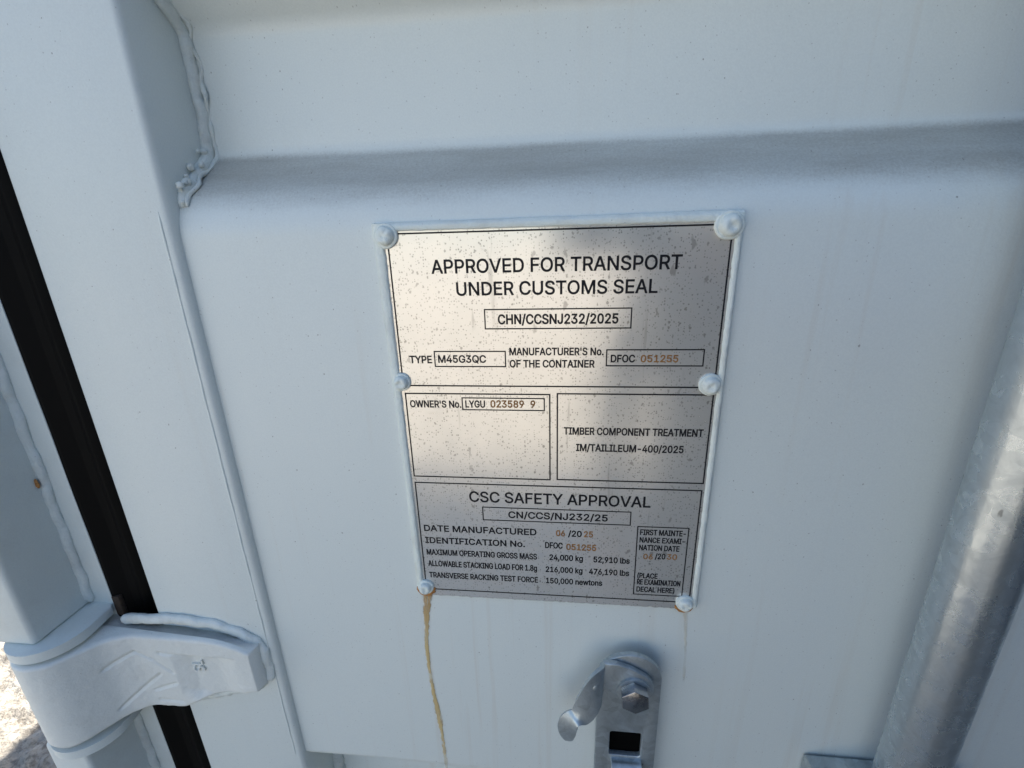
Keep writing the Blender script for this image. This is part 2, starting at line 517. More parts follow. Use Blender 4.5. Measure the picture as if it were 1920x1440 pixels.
# ---------------------------------------------------------------- hinge: cast blade welded on the tube, ring round the pin
XB, YB, RB = -.409, -.026, .0305
def hinge():
    hg = []
    front = []
    for k in range(49):                                         # round the ring, from its back to the start of the throat
        th = radians(95+k*(318-95)/48)
        front.append(Vector((XB+RB*cos(th), YB+RB*sin(th))))
    tail = fillet([tuple(front[-1]), (-.3690, -.0272), (-.352, -.0205), (-.335, -.0205), (-.248, -.0205)], .03, 9)
    front += tail[1:]
    front = [Vector(p) for p in front]
    # resample the blade's face finely for its relief
    fine = [front[0]]
    for a, b in zip(front[:-1], front[1:]):
        n = max(1, int((b-a).length/.0013))
        for k in range(1, n+1): fine.append(a.lerp(b, k/n))
    front = fine
    def top(x):
        t = max(0, min(1, (x+.292)/.044))
        return -.1785-.0115*t*t
    def bot(x):
        if x < -.34: return -.268+.009*max(0, min(1, (x+.40)/.05))
        return -.259+(x+.34)/.092*.026 + .004*math.exp(-((x+.322)/.012)**2)*-1
    NZ = 70
    def seg(p, a, b):
        ab = b-a; t = max(0, min(1, (p-a).dot(ab)/ab.dot(ab)))
        return (p-(a+ab*t)).length
    V2 = lambda x, z: Vector((x, z))
    def inside(p, poly):
        c = False; j = len(poly)-1
        for i in range(len(poly)):
            if (poly[i].y > p.y) != (poly[j].y > p.y) and p.x < (poly[j].x-poly[i].x)*(p.y-poly[i].y)/(poly[j].y-poly[i].y)+poly[i].x: c = not c
            j = i
        return c
    grooves = [(V2(-.330, -.196), V2(-.292, -.198)), (V2(-.373, -.206), V2(-.352, -.196)), (V2(-.352, -.196), V2(-.338, -.203)), (V2(-.338, -.203), V2(-.322, -.217)),
               (V2(-.372, -.251), V2(-.335, -.220)), (V2(-.345, -.239), V2(-.322, -.229)), (V2(-.343, -.250), V2(-.322, -.2505))]
    slope = [V2(-.3165, -.197), V2(-.304, -.1975), V2(-.3035, -.222), V2(-.310, -.238), V2(-.320, -.244), V2(-.3175, -.222), V2(-.3205, -.212)]
    facet = [V2(-.3035, -.236), V2(-.284, -.2375), V2(-.316, -.2475)]
    def relief(x, z):
        p = V2(x, z); d = 0
        for a, b in grooves: d += .0018*math.exp(-(seg(p, a, b)/.0010)**2)
        # the blade's right half lies a little lower, joined by a slanted field
        t = max(0, min(1, (x+.3200)/.0155))
        zt_ = max(0, min(1, (-.1965-z)/.0014)); zb_ = max(0, min(1, (z+.2465+.0125*max(0, (x+.316)/.034))/(.0105)))
        xf = max(0, min(1, (-.258-x)/.026)); xf = xf*xf*(3-2*xf)
        d += .0050*t*zt_*min(1, zb_)*xf
        return d
    v, f = [], []
    nf = len(front)
    for j in range(NZ+1):
        s = j/NZ
        for i, p in enumerate(front):
            zt, zb = top(p.x), bot(p.x)
            z = zb+(zt-zb)*s
            edge = min(z-zb, zt-z)
            r = .0034
            k = r-math.sqrt(max(0, r*r-max(0, r-edge)**2)) if edge < r else 0
            xe = max(0, r-(-.248-p.x))
            t = front[min(i+1, nf-1)]-front[max(i-1, 0)]
            nrm = Vector((t.y, -t.x)).normalized()              # outward (towards the viewer along the front)
            if nrm.dot(Vector((p.x-XB, p.y-YB))) < 0 and p.x < -.385: nrm = -nrm
            if p.x > -.385 and nrm.y > 0: nrm = -nrm
            d = k + relief(p.x, z) + .00025*noise.noise(Vector((p.x*220, 4, z*220)))
            q = p-nrm*d
            v.append((q.x, q.y, z))
        # back of the blade
    back = [Vector((-.2455, -.012)), Vector((-.2455, -.0045)), Vector((-.33, -.0045)), Vector((-.372, -.004)), Vector((-.385, .001))]
    nb = len(back)
    nv0 = len(v)
    for j in range(NZ+1):
        s = j/NZ
        for p in back:
            zt, zb = top(p.x), bot(p.x)
            v.append((p.x, p.y, zb+(zt-zb)*s))
    for j in range(NZ):
        for i in range(nf-1): f.append((j*nf+i, j*nf+i+1, (j+1)*nf+i+1, (j+1)*nf+i))
        for i in range(nb-1): f.append((nv0+j*nb+i, nv0+j*nb+i+1, nv0+(j+1)*nb+i+1, nv0+(j+1)*nb+i))
        f.append((j*nf+nf-1, nv0+j*nb, nv0+(j+1)*nb, (j+1)*nf+nf-1))
        f.append((nv0+j*nb+nb-1, j*nf, (j+1)*nf, nv0+(j+1)*nb+nb-1))
    for j in (0, NZ):
        f.append(tuple(range(j*nf, (j+1)*nf))+tuple(range(nv0+j*nb, nv0+(j+1)*nb)))
    h = pydata('door_hinge', v, f, M_HINGE, cont, 3.0)
    # welds that hold it
    top_run = [(-.369, -.0075, -.1745), (-.352, -.0085, -.1725), (-.335, -.0080, -.1710), (-.312, -.0075, -.1705), (-.290, -.0072, -.1735), (-.264, -.0070, -.1815), (-.2490, -.0068, -.190), (-.2448, -.0068, -.200), (-.2440, -.0068, -.217), (-.2460, -.0065, -.2345)]
    bead('weld_bead', top_run, .0048, M_WELD, h, .20, .0012, 16, seed=21, freq=80, wander=.0012, squash=(1, .65, 1))
    bead('weld_bead', [(-.335, -.006, -.266), (-.30, -.006, -.256), (-.25, -.006, -.238)], .004, M_WELD, h, .3, .0015, 12, seed=22)
    return h
HINGE = hinge()

def lug(z0, z1, plate_at, name='hinge_lug'):
    """upright lug on the corner post, ending in a round-nosed plate that carries the hinge pin."""
    o = box(name, (-.4415, -.0465, z0), (-.4030, .06, z1), M_POST, cont, .004, 4)
    zb, zt = plate_at
    out = []
    for k in range(25):
        th = radians(180+k*180/24)
        out.append((XB+.0300*cos(th), YB+.0300*sin(th)))
    out += [(-.3795, -.004), (-.395, .012), (-.439, .012)]
    bm = bmesh.new()
    a = [bm.verts.new((p[0], p[1], zb)) for p in out]
    b = [bm.verts.new((p[0], p[1], zt)) for p in out]
    n = len(out)
    bm.faces.new(a[::-1]); bm.faces.new(b)
    for i in range(n): bm.faces.new((a[i], a[(i+1) % n], b[(i+1) % n], b[i]))
    bmesh.ops.bevel(bm, geom=[e for e in bm.edges if abs(e.verts[0].co.z-e.verts[1].co.z) < 1e-6], offset=.0015, segments=2, affect='EDGES', profile=.5)
    frombm('pin_plate', bm, M_POST, o, .7)
    zl, zh = (z0+.002, z1) if plate_at[0] < z0+.01 else (z0, z1-.002)
    bead('weld_bead', [(-.4020, -.001, zl), (-.4020, -.001, zh)], .0048, M_WELD, o, .14, .0014, 14, seed=zb*100, freq=75, wander=.0012, squash=(1, .7, 1))
    return o
lug(-.1665, .40, (-.1745, -.1662))
lug(-.80, -.280, (-.2805, -.2720))
bm = bmesh.new()
bmesh.ops.create_icosphere(bm, subdivisions=3, radius=1, matrix=Matrix.Translation((-.4022, -.0056, -.0455)) @ Matrix.Diagonal((.0018, .0010, .0040, 1)))
for q in bm.verts: q.co += (q.co-Vector((-.4022, -.0058, -.0455)))*.5*noise.noise(q.co*300)
frombm('rusty_chip', bm, M_CRUST, cont, 3.0)
box('seal_end', (-.3815, -.0006, -.1790), (-.3745, .004, -.1590), plain('brown_seal', (.085, .055, .036), .9, 0, .5), cont, .001)
def pin():
    bm = bmesh.new()
    bmesh.ops.create_cone(bm, cap_ends=True, segments=24, radius1=.0145, radius2=.0145, depth=.100, matrix=Matrix.Translation((XB, YB, -.2235)))
    frombm('hinge_pin', bm, M_DARK, cont, .7)
pin()

# ---------------------------------------------------------------- lock rod and its bearing bracket
XR, YR, RR = .2530, -.0324, .0190
rod = empty('lock_rod', (XR, YR, GZ+.2), 'upright galvanised steel lock rod along the right of the door', 'lock rod')
def tube():
    v, f = [], []
    zs = [-1.12+.01*i for i in range(236)]
    n = 64
    for z in zs:
        for k in range(n):
            th = 2*pi*k/n
            r = RR + .00012*noise.noise(Vector((cos(th)*2, sin(th)*2, z*30)))
            v.append((XR+r*cos(th), YR+r*sin(th), z))
    for j in range(len(zs)-1):
        for k in range(n): f.append((j*n+k, j*n+(k+1) % n, (j+1)*n+(k+1) % n, (j+1)*n+k))
    f.append(tuple(range(n))); f.append(tuple(range(len(v)-n, len(v))))
    pydata('rod_tube', v, f, M_ROD, rod, 1.0)
tube()
def bracket():
    pl = []
    for x, y in fillet([(.202, -.0015), (.203, -.0110), (.210, -.0250), (.2200, -.0340), (.2265, -.044), (.240, -.0565), (.266, -.0565), (.2795, -.044), (.286, -.0340), (.302, -.0260), (.313, -.0130), (.314, -.0015)], .006, 5):
        pl.append((x, y))
    bm = bmesh.new()
    zb, zt = -.380, -.2765
    a = [bm.verts.new((p[0], p[1], zb)) for p in pl]
    b = [bm.verts.new((p[0], p[1], zt)) for p in pl]
    n = len(pl)
    bm.faces.new(a[::-1]); bm.faces.new(b)
    for i in range(n): bm.faces.new((a[i], a[(i+1) % n], b[(i+1) % n], b[i]))
    bmesh.ops.bevel(bm, geom=[e for e in bm.edges if abs(e.verts[0].co.z-e.verts[1].co.z) < 1e-6], offset=.002, segments=3, affect='EDGES', profile=.5)
    o = frombm('rod_bracket', bm, M_ZINC, rod, .7)
    return o
bracket()

# ---------------------------------------------------------------- handle retainer bolted to the door
ret = empty('handle_retainer', (.058, 0, -.42), 'galvanised handle retainer bolted to the door below the data plate', 'handle retainer')
def arc(cx, cz, r, a0, a1, n):
    return [(cx+r*cos(radians(a0+(a1-a0)*k/n)), cz+r*sin(radians(a0+(a1-a0)*k/n))) for k in range(n+1)]
def rrect(x0, x1, z0, z1, r, n=4):
    return arc(x1-r, z1-r, r, 0, 90, n)+arc(x0+r, z1-r, r, 90, 180, n)+arc(x0+r, z0+r, r, 180, 270, n)+arc(x1-r, z0+r, r, 270, 360, n)
YP = -.0140
def retainer():
    out = arc(.0580, -.1955, .0240, 0, 180, 28)+[(.0340, -.42), (.0820, -.42)]
    hole = rrect(.0455, .0705, -.2790, -.2520, .0022)
    bx = box('slot_shade_block', (.0445, YP+.0047, -.2805), (.0715, -.0008, -.2500), M_DARK, ret)  # near-black block that paints in the shade behind the plate's hole
    p = prism('retainer_plate', out, YP, YP+.0045, M_ZINC, ret, .0007, (hole,))
    box('spacer_block', (.040, YP+.0046, -.40), (.076, -.0006, -.285), M_ZINC, p, .001)
    bm = bmesh.new()
    bmesh.ops.create_cone(bm, cap_ends=True, segments=32, radius1=.012, radius2=.012, depth=-YP-.0055, matrix=Matrix.Translation((.0612, (YP+.0045-.0005)/2, -.2010)) @ Matrix.Rotation(pi/2, 4, 'X'))
    frombm('spacer_boss', bm, M_ZINC, p, .7)
    # bent lip below the hole
    v, f = [], []
    pr = fillet([(-.0100, -.2830), (-.0225, -.2805), (-.0235, -.2950), (-.0190, -.33), (-.0145, -.345)], .0065, 8)
    th = .0035
    n = len(pr)
    for x in (.0470, .0715):
        for q in pr: v.append((x, q.x, q.y))
        for i, q in enumerate(pr):
            t = (pr[min(i+1, n-1)]-pr[max(i-1, 0)]).normalized()
            v.append((x, q.x+t.y*-th*-1*-1, q.y+t.x*th*-1*-1))
    A = lambda s, l, i: s*2*n+l*n+i
    for i in range(n-1):
        f += [(A(0,0,i), A(1,0,i), A(1,0,i+1), A(0,0,i+1)), (A(0,1,i), A(0,1,i+1), A(1,1,i+1), A(1,1,i))]
        f += [(A(0,0,i), A(0,0,i+1), A(0,1,i+1), A(0,1,i)), (A(1,0,i), A(1,1,i), A(1,1,i+1), A(1,0,i+1))]
    f += [(A(0,0,0), A(0,1,0), A(1,1,0), A(1,0,0)), (A(0,0,n-1), A(1,0,n-1), A(1,1,n-1), A(0,1,n-1))]
    o = pydata('bent_lip', v, f, M_ZINC, p, .7)
    b = o.modifiers.new('b', 'BEVEL'); b.width = .0007; b.segments = 2
    # pivoting catch in front of it
    c = prism('pivot_catch', arc(.0608, -.1985, .0150, -38, 62, 14)+[(.0585, -.1795), (.0480, -.1757), (.0375, -.1757), (.0362, -.1990), (.0440, -.2040), (.0560, -.2140), (.0640, -.2140)], YP-.0048, YP-.0003, M_ZINC, ret, .0010, seg=3)
    # thumb lever: bent out of the catch, twisted, ending in a rounded pad
    secs = [  # (x, y, z) of the two edges, from the bend to the tip of the pad
        ((.0375, -.0170, -.1760), (.0373, -.0170, -.2040)),
        ((.0360, -.0225, -.1745), (.0358, -.0225, -.2035)),
        ((.0315, -.0260, -.1755), (.0352, -.0265, -.2065)),
        ((.0262, -.0280, -.1805), (.0335, -.0285, -.2115)),
        ((.0208, -.0290, -.1915), (.0302, -.0300, -.2170)),
        ((.0168, -.0290, -.2025), (.0252, -.0320, -.2205)),
        ((.0150, -.0285, -.2110), (.0205, -.0345, -.2195)),
        ((.0110, -.0290, -.2130), (.0190, -.0350, -.2200)),
        ((.0065, -.0295, -.2175), (.0185, -.0345, -.2240)),
        ((.0042, -.0300, -.2240), (.0178, -.0335, -.2300)),
        ((.0045, -.0300, -.2310), (.0168, -.0325, -.2345)),
        ((.0062, -.0302, -.2362), (.0155, -.0318, -.2383)),
        ((.0082, -.0303, -.2392), (.0135, -.0314, -.2402)),
        ((.0102, -.0305, -.2406), (.0115, -.0312, -.2408))]
    th = .0030; m = 6
    P = [[Vector(a).lerp(Vector(b), k/m) for k in range(m+1)] for a, b in secs]
    # smooth refine along the run
    Q = []
    for i in range(len(P)-1):
        for s in range(4):
            t = s/4
            row = []
            for k in range(m+1):
                p0, p1, p2, p3 = P[max(i-1, 0)][k], P[i][k], P[i+1][k], P[min(i+2, len(P)-1)][k]
                row.append(.5*((2*p1)+(p2-p0)*t+(2*p0-5*p1+4*p2-p3)*t*t+(3*p1-p0-3*p2+p3)*t**3))
            Q.append(row)
    Q.append(P[-1])
    v, f = [], []
    n = len(Q)
    for i in range(n):
        for k in range(m+1):
            du = Q[min(i+1, n-1)][k]-Q[max(i-1, 0)][k]; dv = Q[i][min(k+1, m)]-Q[i][max(k-1, 0)]
            nr = du.cross(dv).normalized()
            if nr.y > 0: nr = -nr
            Q2 = Q[i][k]
            v.append(Q2+nr*th*.5); v.append(Q2-nr*th*.5)
    I = lambda i, k, s: (i*(m+1)+k)*2+s
    for i in range(n-1):
        for k in range(m):
            f += [(I(i,k,0), I(i,k+1,0), I(i+1,k+1,0), I(i+1,k,0)), (I(i,k,1), I(i+1,k,1), I(i+1,k+1,1), I(i,k+1,1))]
        f += [(I(i,0,0), I(i+1,0,0), I(i+1,0,1), I(i,0,1)), (I(i,m,0), I(i,m,1), I(i+1,m,1), I(i+1,m,0))]
    for k in range(m):
        f += [(I(0,k,0), I(0,k,1), I(0,k+1,1), I(0,k+1,0)), (I(n-1,k,0), I(n-1,k+1,0), I(n-1,k+1,1), I(n-1,k,1))]
    lv = pydata('thumb_lever', v, f, M_ZINC, c, .9)
    b = lv.modifiers.new('b', 'BEVEL'); b.width = .0008; b.segments = 2; b.limit_method = 'ANGLE'; b.angle_limit = 0.9
    bm = bmesh.new()
    bmesh.ops.create_uvsphere(bm, u_segments=20, v_segments=12, radius=.0032, matrix=Matrix.Translation((.0305, -.0275, -.1885)) @ Matrix.Diagonal((1, .6, 1.1, 1)))
    frombm('stop_bump', bm, M_ZINC, lv, 3.0)
    # bolt with its washer
    X = Matrix.Translation((.0606, 0, -.2000)) @ Matrix.Rotation(pi/2, 4, 'X')
    bm = bmesh.new()
    bmesh.ops.create_cone(bm, cap_ends=True, segments=40, radius1=.0128, radius2=.0125, depth=.0018, matrix=X @ Matrix.Translation((0, 0, .0197)))
    frombm('washer', bm, M_ZINC, ret, .6)
    bm = bmesh.new()
    bmesh.ops.create_cone(bm, cap_ends=True, segments=6, radius1=.0112, radius2=.0112, depth=.0085, matrix=X @ Matrix.Rotation(radians(4), 4, 'Z') @ Matrix.Translation((0, 0, .0249)))
    bmesh.ops.bevel(bm, geom=list(bm.edges), offset=.0007, segments=2, affect='EDGES', profile=.5)
    frombm('hex_bolt', bm, M_BOLT, ret, .5)
retainer()

# ---------------------------------------------------------------- the data plate
plate = empty('data_plate', (0, 0, -.1385), 'riveted stainless steel data plate with approval text, edges overpainted white', 'data plate')
box('backing_sheet', (-.1060, -.0012, -.1355), (.1035, .0008, .1390), M_EDGE, plate, .0004)
def sheet():
    v, f = [], []
    NX, NZ_ = 120, 60
    x0, x1, z0, z1 = -.1030, .1022, -.1362, .1365
    yy = -.0019
    for j in range(NZ_+1):
        for i in range(NX+1):
            x = x0+(x1-x0)*i/NX; z = z0+(z1-z0)*j/NZ_
            if j == 0: z += .0007*noise.noise(Vector((x*260, 1, 0)))+.0004*noise.noise(Vector((x*700, 7, 0)))
            v.append((x, yy, z))
    for j in range(NZ_):
        for i in range(NX):
            a = j*(NX+1)+i; f.append((a, a+1, a+NX+2, a+NX+1))
    n0 = len(v)
    rim = [i for i in range(NX+1)]+[j*(NX+1)+NX for j in range(1, NZ_+1)]+[NZ_*(NX+1)+i for i in range(NX-1, -1, -1)]+[j*(NX+1) for j in range(NZ_-1, 0, -1)]
    for r in rim: v.append((v[r][0], -.0008, v[r][2]))
    for k in range(len(rim)):
        k2 = (k+1) % len(rim)
        f.append((rim[k], rim[k2], n0+k2, n0+k))
    return pydata('steel_sheet', v, f, M_STEEL, plate, .5)
SHEET = sheet()

def strip(name, a, b, wa, wb, side, h=.0016):
    """overpainted margin between two points (x, z): flat-topped lip with a rough inner edge and a lower outer step."""
    v, f = [], []
    A, B = Vector(a), Vector(b)
    t = (B-A).normalized(); nrm = Vector((-t.y, t.x))*side      # towards the outside
    prof = [(-.0001, -.00195), (.0003, -.0030), (.0010, -.0019-h), (.55, -.0019-h*1.02), (.72, -.0019-h*.8), (.80, -.0022), (.93, -.0019), (1.0, .0002)]
    n = 110
    for i in range(n+1):
        w = i/n; p = A.lerp(B, w); wd = wa+(wb-wa)*w
        for k, (s, y) in enumerate(prof):
            d = s if k < 3 else s*wd
            jit = (.00035*noise.noise(Vector((p.x*330, k*.4, p.y*330)))) + .00018*noise.noise(Vector((p.x*900, k, p.y*900)))
            q = p+nrm*(d+jit)
            v.append((q.x, y+.00018*noise.noise(Vector((p.x*250, k*2.0, p.y*250)))*(0 < k < 7), q.y))
    m = len(prof)
    for i in range(n):
        for k in range(m-1): f.append((i*m+k, i*m+k+1, (i+1)*m+k+1, (i+1)*m+k))
    return pydata(name, v, f, M_EDGE, plate, 3.0)
strip('painted_edge', (-.1012, .1385), (-.1000, -.1320), .0076, .0042, -1)
strip('painted_edge', (.1012, .1385), (.1008, -.1335), .0042, .0044, 1)
strip('painted_edge', (-.1068, .1340), (.1045, .1342), .0050, .0060, 1, .0014)

def rivet(x, z, r, seed, rust=0):
    o = None
    prof = [(1.0, 0.0), (1.03, .0010), (1.0, .0018), (.93, .0022), (.86, .0021), (.80, .0020), (.765, .0030), (.72, .0044), (.62, .0053), (.48, .0058), (.34, .0058), (.17, .0053)]
    v, f = [], []
    n = 36
    for (s, h) in prof:
        for k in range(n):
            th = 2*pi*k/n
            p = Vector((cos(th)*s, sin(th)*s, 0))
            j = 1+.055*noise.noise(p*1.4+Vector((seed, 0, 0)))+.02*noise.noise(p*5+Vector((0, seed, 0)))
            hh = h*(r/.0065)**.5*(1+.16*noise.noise(p*2.2+Vector((seed, 5, h*300))))
            v.append((x+p.x*r*j, -.0017-hh, z+p.y*r*j))
    v.append((x, -.0017-.0052*(r/.0065)**.5, z))
    for j in range(len(prof)-1):
        for k in range(n): f.append((j*n+k, j*n+(k+1) % n, (j+1)*n+(k+1) % n, (j+1)*n+k))
    for k in range(n): f.append(((len(prof)-1)*n+k, (len(prof)-1)*n+(k+1) % n, len(v)-1))
    o = pydata('rivet', v, f, M_EDGE, plate, 3.0)
    if rust:
        path = [(x+r*1.10*cos(radians(a)), -.0021, z+r*(1.10+.16*max(0, -sin(radians(a))))*sin(radians(a))) for a in range(rust[0], rust[1]+1, 6)]
        bead('rust_ring', path, rust[2], M_CRUST, o, .5, .0005, 8, seed=seed, freq=500, squash=(1, .6, 1))
    return o
rivet(-.0998, .1316, .0073, 1)
rivet(.0972, .1322, .0078, 2)
rivet(-.0997, .0394, .0060, 3)
rivet(.0966, .0388, .0069, 4)
rivet(-.0984, -.1276, .0062, 5, (188, 352, .0017)); 
rivet(.0958, -.1300, .0064, 6, (205, 330, .0013))

def run(pts, name='rust_streak', y=-.0004, mat=None):
    """dried rust run on the paint below a rivet: a thin film along (x, z, half width)."""
    v, f, uv = [], [], []
    P = []
    for a, b in zip(pts[:-1], pts[1:]):
        for k in range(10): P.append(tuple(a[i]+(b[i]-a[i])*k/10 for i in range(3)))
    P.append(pts[-1])
    for i, (x, z, w) in enumerate(P):
        j = .0006*noise.noise(Vector((0, 3, z*220)))
        for k in range(5):
            s = k/4-.5
            v.append((x+j+s*2*w*1.02, y-.00025*(1-abs(s)*2), z)); uv.append((k/4, i/(len(P)-1)))
    for i in range(len(P)-1):
        for k in range(4): f.append((i*5+k, i*5+k+1, (i+1)*5+k+1, (i+1)*5+k))
    o = pydata(name, v, f, mat or M_RUST, door, 3.0)
    l = o.data.uv_layers.new(name='uv')
    for lp in o.data.loops: l.data[lp.index].uv = uv[lp.vertex_index]
    return o
run([(-.0985, -.1375, .0042), (-.1005, -.1520, .0034), (-.1022, -.1700, .0026), (-.1040, -.1900, .0020), (-.1040, -.2150, .0018), (-.1028, -.2400, .0019), (-.1008, -.2620, .0027), (-.1000, -.2750, .0030), (-.0990, -.2900, .0016), (-.0985, -.3150, .0020), (-.0977, -.3450, .0015), (-.0972, -.3800, .0012)])
run([(.0975, -.1385, .0026), (.0995, -.1600, .0013), (.1010, -.1800, .0010), (.1020, -.2040, .0014), (.1022, -.2120, .0012)], mat=M_RUST_FAINT)

